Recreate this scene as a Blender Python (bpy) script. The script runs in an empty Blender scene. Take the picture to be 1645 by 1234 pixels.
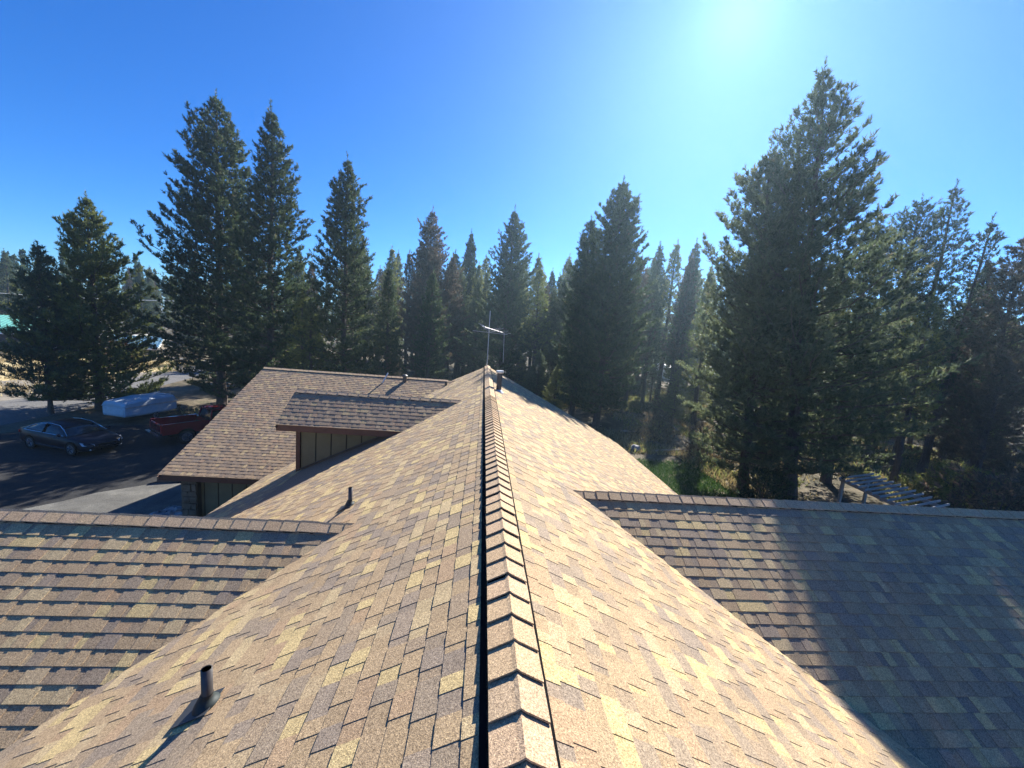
import bpy, math, random
import numpy as np
from mathutils import Vector, Matrix

# ------------------------------------------------------------------ camera, sky, sun
scn = bpy.context.scene
col = scn.collection
cam_d = bpy.data.cameras.new('camera'); cam = bpy.data.objects.new('camera', cam_d); col.objects.link(cam)
cam_d.sensor_width = 36.0; cam_d.lens = 13.437; cam_d.clip_start = 0.05; cam_d.clip_end = 3000
cX = Vector((0.99418, -0.07161, 0.08053)); cYd = Vector((0.07018, -0.13678, -0.98811)); cF = Vector((0.08177, 0.98801, -0.13095))
m = Matrix.Identity(4)
for i in range(3):
    m[i][0] = cX[i]; m[i][1] = -cYd[i]; m[i][2] = -cF[i]
cam.matrix_world = m
scn.camera = cam

SUN_EL = math.radians(35.6); SUN_AZ = math.radians(29.4)          # azimuth from +Y towards +X
SUN = Vector((math.sin(SUN_AZ) * math.cos(SUN_EL), math.cos(SUN_AZ) * math.cos(SUN_EL), math.sin(SUN_EL)))
world = bpy.data.worlds.new("World"); scn.world = world; world.use_nodes = True
wn = world.node_tree.nodes; wl = world.node_tree.links
bg = wn['Background']; sky = wn.new('ShaderNodeTexSky')
sky.sky_type = 'NISHITA'; sky.sun_disc = False; sky.sun_elevation = SUN_EL; sky.sun_rotation = SUN_AZ
sky.altitude = 1300; sky.air_density = 1.0; sky.dust_density = 0.6; sky.ozone_density = 3.0
hs = wn.new('ShaderNodeHueSaturation'); hs.inputs['Saturation'].default_value = 1.32; hs.inputs['Hue'].default_value = 0.503
hs.inputs['Value'].default_value = 1.0
wl.new(sky.outputs[0], hs.inputs['Color'])
# aureole of scattered light round the sun
tc = wn.new('ShaderNodeTexCoord'); dot = wn.new('ShaderNodeVectorMath'); dot.operation = 'DOT_PRODUCT'
nrm = wn.new('ShaderNodeVectorMath'); nrm.operation = 'NORMALIZE'
wl.new(tc.outputs['Generated'], nrm.inputs[0]); wl.new(nrm.outputs[0], dot.inputs[0]); dot.inputs[1].default_value = SUN
def powr(e, k):
    a = wn.new('ShaderNodeMath'); a.operation = 'MAXIMUM'; a.inputs[1].default_value = 0.0; wl.new(dot.outputs['Value'], a.inputs[0])
    b = wn.new('ShaderNodeMath'); b.operation = 'POWER'; b.inputs[1].default_value = e; wl.new(a.outputs[0], b.inputs[0])
    c = wn.new('ShaderNodeMath'); c.operation = 'MULTIPLY'; c.inputs[1].default_value = k; wl.new(b.outputs[0], c.inputs[0]); return c
p1 = powr(11, .12); p2 = powr(420, 2.2)
ad = wn.new('ShaderNodeMath'); ad.operation = 'ADD'; wl.new(p1.outputs[0], ad.inputs[0]); wl.new(p2.outputs[0], ad.inputs[1])
sc_ = wn.new('ShaderNodeVectorMath'); sc_.operation = 'SCALE'; sc_.inputs[0].default_value = (0.55, 0.85, 1.0); wl.new(ad.outputs[0], sc_.inputs['Scale'])
av = wn.new('ShaderNodeVectorMath'); av.operation = 'ADD'; cb_ = wn.new('ShaderNodeVectorMath'); cb_.operation = 'MULTIPLY'; cb_.inputs[1].default_value = (.56, 1.06, 1.5); wl.new(hs.outputs[0], cb_.inputs[0]); wl.new(cb_.outputs[0], av.inputs[0]); wl.new(sc_.outputs[0], av.inputs[1])
wl.new(av.outputs[0], bg.inputs['Color']); bg.inputs['Strength'].default_value = 0.05

sl = bpy.data.lights.new('sun', 'SUN'); sl.energy = 5.0; sl.angle = math.radians(0.53); sl.color = (1.0, 0.95, 0.86)
so = bpy.data.objects.new('sun', sl); col.objects.link(so); so.rotation_euler = (-SUN).to_track_quat('-Z', 'Y').to_euler()
so.location = (0, 0, 60)
scn.view_settings.view_transform = 'Standard'; scn.view_settings.look = 'None'
scn.view_settings.exposure = 1.4; scn.view_settings.gamma = 1.0
scn.cycles.max_bounces = 6; scn.cycles.diffuse_bounces = 3; scn.cycles.glossy_bounces = 2
scn.cycles.transmission_bounces = 4; scn.cycles.transparent_max_bounces = 8; scn.cycles.volume_bounces = 0
scn.cycles.caustics_reflective = False; scn.cycles.caustics_refractive = False
scn.cycles.use_denoising = True

G = -7.6          # ground level (camera at the origin)
rnd = random.Random(7)

# ------------------------------------------------------------------ materials
def newmat(name):
    mt = bpy.data.materials.new(name); mt.use_nodes = True
    nt = mt.node_tree; return mt, nt.nodes, nt.links, nt.nodes['Principled BSDF']
def noise(N, Lk, scale, detail=3, rough=.55, vec=None, dist=0):
    n = N.new('ShaderNodeTexNoise'); n.inputs['Scale'].default_value = scale; n.inputs['Detail'].default_value = detail
    n.inputs['Roughness'].default_value = rough; n.inputs['Distortion'].default_value = dist
    if vec is not None: Lk.new(vec, n.inputs['Vector'])
    return n
def ramp(N, Lk, src, stops):
    r = N.new('ShaderNodeValToRGB'); e = r.color_ramp.elements
    while len(e) < len(stops): e.new(.5)
    for k, (p, c) in enumerate(stops):
        e[k].position = p; e[k].color = (c[0], c[1], c[2], 1)
    Lk.new(src, r.inputs[0]); return r
def mix(N, Lk, mode, fac, a, b):
    x = N.new('ShaderNodeMix'); x.data_type = 'RGBA'; x.blend_type = mode
    for i_, s in ((0, fac), (6, a), (7, b)):
        if hasattr(s, 'links') or isinstance(s, bpy.types.NodeSocket): Lk.new(s, x.inputs[i_])
        elif i_ == 0: x.inputs[0].default_value = s
        else: x.inputs[i_].default_value = (*s, 1)
    return x.outputs[2]
def worldpos(N):
    return N.new('ShaderNodeNewGeometry').outputs['Position']
def simple(name, c, rough=.6, metal=0, var=.15, scale=6, spec=.4, bump=0, coat=0):
    mt, N, Lk, b = newmat(name)
    wp = worldpos(N); n = noise(N, Lk, scale, 4, .6, wp)
    lo = tuple(v * (1 - var) for v in c); hi = tuple(min(1, v * (1 + var)) for v in c)
    r = ramp(N, Lk, n.outputs[0], [(.3, lo), (.7, hi)]); Lk.new(r.outputs[0], b.inputs['Base Color'])
    b.inputs['Roughness'].default_value = rough; b.inputs['Metallic'].default_value = metal
    b.inputs['Specular IOR Level'].default_value = spec; b.inputs['Coat Weight'].default_value = coat
    if bump:
        bp = N.new('ShaderNodeBump'); bp.inputs['Strength'].default_value = bump; bp.inputs['Distance'].default_value = .01
        n2 = noise(N, Lk, scale * 8, 4, .6, wp); Lk.new(n2.outputs[0], bp.inputs['Height']); Lk.new(bp.outputs[0], b.inputs['Normal'])
    return mt

def shingle_mat():
    mt, N, Lk, b = newmat('asphalt_shingle_granules')
    at = N.new('ShaderNodeAttribute'); at.attribute_name = 'tint'
    wp = worldpos(N)
    v = N.new('ShaderNodeTexVoronoi'); v.inputs['Scale'].default_value = 190; Lk.new(wp, v.inputs['Vector'])
    g = ramp(N, Lk, v.outputs['Color'], [(0.0, (.42, .40, .40)), (.45, (.9, .88, .86)), (.75, (1.12, 1.1, 1.05)), (1, (1.6, 1.55, 1.4))])
    n2 = noise(N, Lk, 75, 3, .7, wp)
    g2 = ramp(N, Lk, n2.outputs[0], [(.28, (.66, .64, .62)), (.72, (1.32, 1.33, 1.36))])
    n3 = noise(N, Lk, 1.1, 3, .6, wp)
    g3 = ramp(N, Lk, n3.outputs[0], [(.3, (.93, .93, .95)), (.7, (1.06, 1.05, 1.03))])
    c = mix(N, Lk, 'MIX', .16, at.outputs['Color'], (.43, .335, .23))
    c = mix(N, Lk, 'MULTIPLY', 1.0, c, (.88, .855, .775))
    c = mix(N, Lk, 'MULTIPLY', 1.0, c, g.outputs[0])
    c = mix(N, Lk, 'MULTIPLY', 1.0, c, g2.outputs[0])
    c = mix(N, Lk, 'MULTIPLY', 1.0, c, g3.outputs[0])
    Lk.new(c, b.inputs['Base Color']); b.inputs['Roughness'].default_value = .9; b.inputs['Specular IOR Level'].default_value = .25
    bp = N.new('ShaderNodeBump'); bp.inputs['Strength'].default_value = .35; bp.inputs['Distance'].default_value = .003
    Lk.new(v.outputs['Distance'], bp.inputs['Height']); Lk.new(bp.outputs[0], b.inputs['Normal'])
    return mt
M = {}
M['shingle'] = shingle_mat()
M['deck'] = simple('roof_underlay', (.16, .13, .11), .9)
M['black'] = simple('black_vent_plastic', (.006, .006, .007), .9, var=.3, spec=.05)
M['pipe'] = simple('dark_pipe', (.05, .045, .045), .42, var=.25, spec=.5)
M['rubber'] = simple('boot_rubber', (.025, .035, .035), .6, var=.3, spec=.3)
M['flash'] = simple('flashing_metal', (.06, .065, .07), .5, metal=.3, var=.2)
M['galv'] = simple('galvanised_metal', (.55, .55, .56), .4, metal=.7, var=.15)
M['siding'] = simple('olive_siding', (.15, .15, .09), .75, var=.12, scale=3, bump=.1)
M['trim'] = simple('brown_trim', (.095, .045, .03), .65, var=.15)
M['groove'] = simple('dark_groove', (.03, .032, .025), .9)
M['stone'] = simple('column_stone', (.13, .115, .085), .85, var=.35, scale=5, bump=.5)
M['mortar'] = simple('mortar', (.10, .09, .07), .95)
M['glass'] = simple('window_glass', (.012, .018, .022), .08, spec=.5, var=.1)
M['white'] = simple('white_paint', (.8, .8, .78), .5, var=.05)
M['green_roof'] = simple('teal_metal_roof', (.22, .58, .47), .45, var=.1, scale=2)
M['blue_roof'] = simple('blue_metal_roof', (.20, .38, .48), .45, var=.1)
M['dkwall'] = simple('dark_wood_wall', (.05, .03, .028), .8)
M['tanwall'] = simple('tan_wall', (.20, .17, .13), .8)
M['concrete'] = simple('concrete', (.17, .165, .15), .85)
M['wood'] = simple('weathered_wood', (.44, .41, .36), .8, var=.2, scale=9, bump=.2)
M['timber'] = simple('landscape_timber', (.20, .12, .08), .85, var=.25, scale=7)
M['rock'] = simple('grey_rock', (.30, .29, .29), .85, var=.4, scale=4, bump=.6)
M['log'] = simple('dead_log', (.42, .36, .30), .9, var=.3, scale=9, bump=.3)
def bark_mat():
    mt, N, Lk, b = newmat('pine_bark')
    tcn = N.new('ShaderNodeTexCoord'); mp = N.new('ShaderNodeMapping'); mp.inputs['Scale'].default_value = (9, 9, 2.2); Lk.new(tcn.outputs['Object'], mp.inputs[0])
    n = noise(N, Lk, 2.2, 5, .7, mp.outputs[0]); r = ramp(N, Lk, n.outputs[0], [(.3, (.045, .035, .03)), (.6, (.13, .10, .085)), (.8, (.22, .18, .15))])
    Lk.new(r.outputs[0], b.inputs['Base Color']); b.inputs['Roughness'].default_value = .92
    bp = N.new('ShaderNodeBump'); bp.inputs['Strength'].default_value = .7; bp.inputs['Distance'].default_value = .03; Lk.new(n.outputs[0], bp.inputs['Height']); Lk.new(bp.outputs[0], b.inputs['Normal'])
    return mt
M['bark'] = bark_mat()
def needle_mat(name, stops, trans=.28, spec=.5):
    mt, N, Lk, b = newmat(name)
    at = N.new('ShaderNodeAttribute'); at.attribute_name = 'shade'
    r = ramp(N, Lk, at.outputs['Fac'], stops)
    oi = N.new('ShaderNodeObjectInfo'); h = N.new('ShaderNodeHueSaturation')
    mr = N.new('ShaderNodeMapRange'); mr.inputs['To Min'].default_value = .485; mr.inputs['To Max'].default_value = .512; Lk.new(oi.outputs['Random'], mr.inputs[0]); Lk.new(mr.outputs[0], h.inputs['Hue'])
    mr2 = N.new('ShaderNodeMapRange'); mr2.inputs['To Min'].default_value = 1.15; mr2.inputs['To Max'].default_value = .85; Lk.new(oi.outputs['Random'], mr2.inputs[0]); Lk.new(mr2.outputs[0], h.inputs['Value'])
    Lk.new(r.outputs[0], h.inputs['Color']); Lk.new(h.outputs[0], b.inputs['Base Color'])
    b.inputs['Roughness'].default_value = .6; b.inputs['Specular IOR Level'].default_value = .4
    tr = N.new('ShaderNodeBsdfTranslucent'); Lk.new(h.outputs[0], tr.inputs[0]); mx = N.new('ShaderNodeMixShader'); mx.inputs[0].default_value = trans
    Lk.new(b.outputs[0], mx.inputs[1]); Lk.new(tr.outputs[0], mx.inputs[2]); Lk.new(mx.outputs[0], N['Material Output'].inputs[0])
    return mt
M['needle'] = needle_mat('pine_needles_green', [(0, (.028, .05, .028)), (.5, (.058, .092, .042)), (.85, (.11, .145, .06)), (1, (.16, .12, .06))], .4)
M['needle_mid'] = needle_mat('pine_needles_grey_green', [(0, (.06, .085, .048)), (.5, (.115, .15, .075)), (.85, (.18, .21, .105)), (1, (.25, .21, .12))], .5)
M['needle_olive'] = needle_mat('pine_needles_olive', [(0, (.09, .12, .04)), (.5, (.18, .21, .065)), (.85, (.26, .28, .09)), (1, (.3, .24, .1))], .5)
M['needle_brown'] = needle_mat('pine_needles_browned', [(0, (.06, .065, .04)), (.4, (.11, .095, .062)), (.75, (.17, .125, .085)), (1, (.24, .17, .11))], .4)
M['shrub_red'] = needle_mat('red_leaves', [(0, (.12, .03, .025)), (.6, (.22, .05, .04)), (1, (.3, .09, .06))])
M['shrub_yellow'] = needle_mat('yellow_leaves', [(0, (.16, .14, .03)), (.6, (.3, .27, .06)), (1, (.42, .36, .1))])
M['grass'] = needle_mat('green_grass', [(0, (.02, .055, .01)), (.6, (.05, .11, .02)), (1, (.11, .17, .04))], .35)
M['drygrass'] = needle_mat('dry_grass', [(0, (.22, .17, .08)), (.6, (.38, .30, .14)), (1, (.5, .42, .22))], .3)

def ground_mat(name, sets, scale, bump=.4):
    mt, N, Lk, b = newmat(name); wp = worldpos(N)
    n = noise(N, Lk, scale, 8, .68, wp, .4); r = ramp(N, Lk, n.outputs[0], sets)
    n2 = noise(N, Lk, scale * 22, 5, .7, wp); r2 = ramp(N, Lk, n2.outputs[0], [(.3, (.62, .6, .58)), (.7, (1.3, 1.3, 1.3))])
    c = mix(N, Lk, 'MULTIPLY', 1.0, r.outputs[0], r2.outputs[0]); Lk.new(c, b.inputs['Base Color']); b.inputs['Roughness'].default_value = .95
    b.inputs['Specular IOR Level'].default_value = .15
    bp = N.new('ShaderNodeBump'); bp.inputs['Strength'].default_value = bump; bp.inputs['Distance'].default_value = .08; Lk.new(n2.outputs[0], bp.inputs['Height']); Lk.new(bp.outputs[0], b.inputs['Normal'])
    return mt
M['ground'] = ground_mat('forest_floor', [(.3, (.035, .038, .022)), (.45, (.08, .07, .045)), (.58, (.17, .14, .10)), (.72, (.05, .065, .03))], .35)
M['dry'] = ground_mat('dry_meadow', [(.3, (.42, .33, .16)), (.5, (.55, .45, .24)), (.7, (.40, .34, .20))], .5)
M['lawn'] = ground_mat('lawn_soil', [(.3, (.03, .045, .015)), (.5, (.05, .07, .02)), (.62, (.12, .10, .06))], .8)
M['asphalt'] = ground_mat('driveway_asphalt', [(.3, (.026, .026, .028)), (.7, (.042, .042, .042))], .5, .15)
M['sun_patch'] = ground_mat('asphalt_painted_sunlit', [(.3, (.085, .083, .078)), (.55, (.14, .137, .125)), (.75, (.19, .185, .165))], 1.3, .3)  # paler driveway asphalt, sunlight painted into its colour
M['road'] = ground_mat('pale_road', [(.3, (.12, .12, .12)), (.7, (.17, .165, .16))], .4, .15)
M['gravel'] = ground_mat('pale_gravel', [(.3, (.17, .15, .12)), (.7, (.30, .27, .22))], 1.0, .4)

# ------------------------------------------------------------------ mesh helpers
def mesh_obj(name, V, F, mat, parent=None, smooth=False):
    me = bpy.data.meshes.new(name); me.from_pydata([tuple(v) for v in V], [], F); me.materials.append(mat)
    if smooth:
        me.polygons.foreach_set('use_smooth', [True] * len(me.polygons))
    me.update(); o = bpy.data.objects.new(name, me); col.objects.link(o)
    if parent: o.parent = parent
    return o
def tri_mesh(name, V, mat, shade=None):
    """V (n,3,3) triangles"""
    n = len(V); me = bpy.data.meshes.new(name)
    me.vertices.add(3 * n); me.vertices.foreach_set('co', V.reshape(-1).astype(np.float32))
    me.loops.add(3 * n); me.loops.foreach_set('vertex_index', np.arange(3 * n, dtype=np.int32))
    me.polygons.add(n); me.polygons.foreach_set('loop_start', np.arange(0, 3 * n, 3, dtype=np.int32))
    try: me.polygons.foreach_set('loop_total', np.full(n, 3, dtype=np.int32))
    except Exception: pass
    if shade is not None:
        a = me.attributes.new('shade', 'FLOAT', 'FACE'); a.data.foreach_set('value', shade.astype(np.float32))
    me.materials.append(mat); me.update(); me.validate(); return me
def quad_mesh(name, V, mat, tint=None):
    n = len(V); me = bpy.data.meshes.new(name)
    me.vertices.add(4 * n); me.vertices.foreach_set('co', V.reshape(-1).astype(np.float32))
    me.loops.add(4 * n); me.loops.foreach_set('vertex_index', np.arange(4 * n, dtype=np.int32))
    me.polygons.add(n); me.polygons.foreach_set('loop_start', np.arange(0, 4 * n, 4, dtype=np.int32))
    try: me.polygons.foreach_set('loop_total', np.full(n, 4, dtype=np.int32))
    except Exception: pass
    if tint is not None:
        a = me.attributes.new('tint', 'FLOAT_COLOR', 'FACE'); a.data.foreach_set('color', tint.reshape(-1).astype(np.float32))
    me.materials.append(mat); me.update(); return me
class MB:
    def __init__(s): s.V = []; s.F = []
    def add(s, V, F):
        b = len(s.V); s.V += [tuple(v) for v in V]; s.F += [tuple(b + i for i in f) for f in F]
    def box(s, c, d, ax=None):
        c = Vector(c); ax = ax or (Vector((1, 0, 0)), Vector((0, 1, 0)), Vector((0, 0, 1))); V = []
        for k in (-.5, .5):
            for j in (-.5, .5):
                for i in (-.5, .5): V.append(c + ax[0] * (i * d[0]) + ax[1] * (j * d[1]) + ax[2] * (k * d[2]))
        s.add(V, [(0, 2, 3, 1), (4, 5, 7, 6), (0, 1, 5, 4), (2, 6, 7, 3), (0, 4, 6, 2), (1, 3, 7, 5)])
    def bar(s, p, q, w, h):
        p = Vector(p); q = Vector(q); x = (q - p); L = x.length; x.normalize()
        up = Vector((0, 0, 1)) if abs(x.z) < .95 else Vector((0, 1, 0)); y = up.cross(x).normalized(); z = x.cross(y)
        s.box((p + q) / 2, (L, w, h), (x, y, z))
    def tube(s, pts, rad, n=8, cap=True):
        pts = [Vector(p) for p in pts]
        if not hasattr(rad, '__len__'): rad = [rad] * len(pts)
        V = []; F = []; prev = None
        for i, p in enumerate(pts):
            d = (pts[min(i + 1, len(pts) - 1)] - pts[max(i - 1, 0)]).normalized()
            if prev is None:
                a = Vector((1, 0, 0)) if abs(d.x) < .8 else Vector((0, 1, 0))
            else: a = prev
            u = (a - d * a.dot(d)).normalized(); prev = u; w = d.cross(u)
            for k in range(n):
                t = 2 * math.pi * k / n; V.append(p + (u * math.cos(t) + w * math.sin(t)) * rad[i])
        for i in range(len(pts) - 1):
            for k in range(n):
                k2 = (k + 1) % n; F.append((i * n + k, i * n + k2, (i + 1) * n + k2, (i + 1) * n + k))
        if cap: F.append(tuple(range(n))[::-1]); F.append(tuple((len(pts) - 1) * n + k for k in range(n)))
        s.add(V, F)
    def prism(s, poly, z0, z1):
        n = len(poly); V = [(x, y, z0) for x, y in poly] + [(x, y, z1) for x, y in poly]
        s.add(V, [tuple(range(n))[::-1], tuple(range(n, 2 * n))] + [(i, (i + 1) % n, n + (i + 1) % n, n + i) for i in range(n)])
    def build(s, name, mat, parent=None, smooth=False): return mesh_obj(name, s.V, s.F, mat, parent, smooth)
def tag(o, label=None, cat=None, group=None, kind=None):
    if label: o['label'] = label
    if cat: o['category'] = cat
    if group: o['group'] = group
    if kind: o['kind'] = kind
    return o
def empty(name, loc, rz=0):
    o = bpy.data.objects.new(name, None); col.objects.link(o); o.location = loc; o.rotation_euler = (0, 0, rz); o.empty_display_size = .3; return o
def sheet(name, poly, z, mat):
    o = mesh_obj(name, [(x, y, z) for x, y in poly], [tuple(range(len(poly)))], mat); return tag(o, kind='structure')

# ------------------------------------------------------------------ the ground
g = MB(); R = 1500
gv = []; gf = []
# slight undulation away from the driveway; flat near the house
xs = [-900, -500, -220, -140] + list(range(-100, 101, 4)) + [140, 220, 500, 900]
ys = [-900, -500, -100, -40] + list(range(-20, 141, 4)) + [180, 260, 600, 900]
def gz(x, y):
    if x > 9 or y > 26:
        if -60 < x < -22: return G
        w = min(1, max(0, (max(x - 14, y - 28)) / 12)); return G + w * .22 * (math.sin(x * .31 + 1.3) * math.cos(y * .27) + math.sin(x * .11 - y * .17))
    return G
for y in ys:
    for x in xs: gv.append((x, y, gz(x, y)))
W_ = len(xs)
for j in range(len(ys) - 1):
    for i in range(W_ - 1): gf.append((j * W_ + i, j * W_ + i + 1, (j + 1) * W_ + i + 1, (j + 1) * W_ + i))
o = mesh_obj('ground', gv, gf, M['ground'], smooth=True); tag(o, kind='structure')
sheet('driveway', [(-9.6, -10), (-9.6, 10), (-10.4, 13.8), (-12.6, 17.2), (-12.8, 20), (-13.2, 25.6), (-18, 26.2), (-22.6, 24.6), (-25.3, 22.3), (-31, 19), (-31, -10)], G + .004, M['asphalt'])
sheet('driveway_sun_patch', [(-9.7, 9), (-10.2, 13.2), (-11.2, 15.3), (-12.5, 16.8), (-13.4, 16.9), (-14.3, 16.1), (-14.9, 15.6), (-15.3, 14.8), (-15.9, 14.1), (-15.7, 12.6), (-16.1, 10.8), (-15.6, 9)], G + .008, M['sun_patch'])  # outlines the sunlit part of the driveway, light painted in
sheet('street', [(-29, -30), (-27.2, 22), (-27.2, 27.5), (-30, 38), (-35, 60), (-50, 100), (-56, 100), (-41, 60), (-35.6, 43), (-33.2, 32), (-33.6, 24), (-36, -30)], G + .012, M['road'])
sheet('roadside_gravel', [(-36, -10), (-33.6, 24), (-33.2, 32), (-35.6, 43), (-37, 46), (-39, 42), (-41, 36), (-43, -10)], G + .004, M['gravel'])
sheet('dry_meadow', [(-41, 36), (-39, 42), (-37, 46), (-41, 60), (-44, 55.5), (-57, 50.5), (-80, 40), (-62, 20), (-43, 0)], G + .004, M['dry'])
sheet('side_street', [(-44, 55.5), (-57, 50.5), (-85, 39), (-90, 44), (-62, 55), (-46, 60.5), (-41, 60)], G + .008, M['road'])
sheet('lawn', [(9, 24.2), (11.2, 23.9), (12.6, 22.9), (14.0, 22.3), (14.2, 20.5), (13.4, 18.2), (12.6, 16), (12, 13), (8.5, 13), (8, 20)], G + .006, M['lawn'])

# ------------------------------------------------------------------ the house
XR, ZR, P = .285, -1.75, .5
YF = 19.4; YN = -5.0; HW = 7.085
house = empty('house', (0, 8, G)); house.location = (0, 0, 0)
tag(house, 'house with tan and brown asphalt shingle roofs, cross gables, dormer and olive board siding', 'house')
def slope_quad(p, q, dn, L, th=.03):
    """deck slab: ridge from p to q, down-slope unit dn, length L"""
    p = Vector(p); q = Vector(q); dn = Vector(dn).normalized(); u = (q - p).normalized(); n = u.cross(dn)
    if n.z < 0: n = -n
    V = [p, q, q + dn * L, p + dn * L]; V += [v - n * th for v in V]
    return V, [(0, 1, 2, 3), (7, 6, 5, 4), (0, 4, 5, 1), (1, 5, 6, 2), (2, 6, 7, 3), (3, 7, 4, 0)]
c5 = 1 / math.sqrt(1 + P * P)
# slopes: (name, ridge start, ridge end, horizontal down direction, pitch, horizontal run)
SL = dict(
    mainL=((XR, YN, ZR), (XR, YF, ZR), (-1, 0), .5, HW),
    mainR=((XR, YF, ZR), (XR, YN, ZR), (1, 0), .5, HW),
    wingL=((-9.5, 4.88, -2.68), (-1.3, 4.88, -2.68), (0, -1), .57, 4.45),
    wingLb=((-1.3, 4.88, -2.68), (-9.5, 4.88, -2.68), (0, 1), .57, 4.45),
    wingR=((1.3, 5.7, -2.42), (13.5, 5.7, -2.42), (0, -1), .57, 4.95),
    wingRb=((13.5, 5.7, -2.42), (1.3, 5.7, -2.42), (0, 1), .57, 4.95),
    garage=((-10.0, 18.4, -2.5), (-1.0, 18.4, -2.5), (0, -1), .479, 5.95),
    garageb=((-1.0, 18.4, -2.5), (-10.0, 18.4, -2.5), (0, 1), .479, 5.95),
    dormer=((-5.35, 11.5, -2.17), (-.3, 11.5, -2.17), (0, -1), .65, 1.12),
    dormerb=((-.3, 11.5, -2.17), (-5.35, 11.5, -2.17), (0, 1), .65, 1.12),
)
def clipx(o_pts): return o_pts
roof = empty('roof', (0, 0, 0)); roof.parent = house
mb = MB()
# main decks; wing decks stop at the valley (trapezoids so that nothing pokes through the main slopes)
def deck(pts, th=.03):
    pts = [Vector(p) for p in pts]; n = (pts[1] - pts[0]).cross(pts[2] - pts[0]).normalized()
    if n.z < 0: n = -n
    k = len(pts); V = pts + [p - n * th for p in pts]
    mb.add(V, [tuple(range(k)), tuple(range(2 * k - 1, k - 1, -1))] + [(i, (i + 1) % k, k + (i + 1) % k, k + i) for i in range(k)])
zE = ZR - P * HW
deck([(XR, YN, ZR), (XR, YF, ZR), (XR - HW, YF, zE), (XR - HW, YN, zE)])
deck([(XR, YN, ZR), (XR, YF, ZR), (XR + HW, YF, zE), (XR + HW, YN, zE)])
def wingdeck(x_out, yr, zr, sgn, side, p, run):
    # side: -1 wing left of the main ridge, +1 right;  sgn: slope faces -y (-1) or +y (+1)
    def xv(z): return XR + side * (ZR - z) / P
    zl = zr - p * run; e = .06 * side
    deck([(x_out, yr, zr), (xv(zr) - e, yr, zr), (xv(zl) - e, yr + sgn * run, zl), (x_out, yr + sgn * run, zl)])
wingdeck(-9.5, 4.88, -2.68, -1, -1, .57, 4.45); wingdeck(-9.5, 4.88, -2.68, 1, -1, .57, 4.45)
wingdeck(13.5, 5.7, -2.42, -1, 1, .57, 4.95); wingdeck(13.5, 5.7, -2.42, 1, 1, .57, 4.95)
wingdeck(-10.0, 18.4, -2.5, -1, -1, .479, 5.95); wingdeck(-10.0, 18.4, -2.5, 1, -1, .479, 5.95)
wingdeck(-5.35, 11.5, -2.17, -1, -1, .65, 1.12); wingdeck(-5.35, 11.5, -2.17, 1, -1, .65, 1.12)
rd = mb.build('roof_deck', M['shingle'], roof)
a = rd.data.attributes.new('tint', 'FLOAT_COLOR', 'FACE'); a.data.foreach_set('color', np.tile([.27, .21, .17, 1], (len(rd.data.polygons), 1)).reshape(-1))

PAL = [(.47, .355, .23), (.43, .325, .215), (.63, .505, .27), (.56, .45, .28), (.33, .27, .215), (.305, .255, .22), (.46, .33, .22), (.37, .29, .215), (.52, .41, .27), (.35, .285, .235)]
PWT = [19, 17, 11, 10, 12, 6, 6, 11, 9, 6]
PAL_D = [(.40, .30, .215), (.34, .26, .195), (.52, .41, .25), (.27, .215, .18), (.29, .235, .20), (.38, .265, .195), (.44, .34, .24)]
PWT_D = [14, 20, 9, 20, 14, 8, 9]
E_ = .143
def tab_faces(w, L, kind):
    """box in slope coordinates: u 0..w, v -.012..L, heights"""
    t = .0035 if kind else 0.0
    h0 = .003 + t; h1 = .0095 + t
    a = [(0, -.012, h0 - .001), (w, -.012, h0 - .001), (w, L, h1), (0, L, h1)]
    b = [(0, -.012, -.002), (w, -.012, -.002), (w, L, .001), (0, L, .001)]
    return [[a[0], a[1], a[2], a[3]], [a[3], a[2], b[2], b[3]], [a[0], a[3], b[3], b[0]], [a[2], a[1], b[1], b[2]]]
mesh_cache = {}
def tab_mesh(wi, kind, ci, tint):
    key = (wi, kind, ci, tint)
    if key not in mesh_cache:
        q = np.array(tab_faces(wi * .01, E_, kind)); me = quad_mesh('shingle', q, M['shingle'], np.tile([*tint, 1], (4, 1)))
        mesh_cache[key] = me
    return mesh_cache[key]
pieces = []     # (distance, frame matrix, u, v, wi, kind, ci, tint)
stuffV = []; stuffT = []
camR = (cX, cYd, cF)
def inframe(p):
    z = p.dot(cF)
    if z < .2: return None
    x = 614 * p.dot(cX) / z; y = 614 * p.dot(cYd) / z
    return z if (abs(x) < 850 and abs(y) < 640) else None
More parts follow.
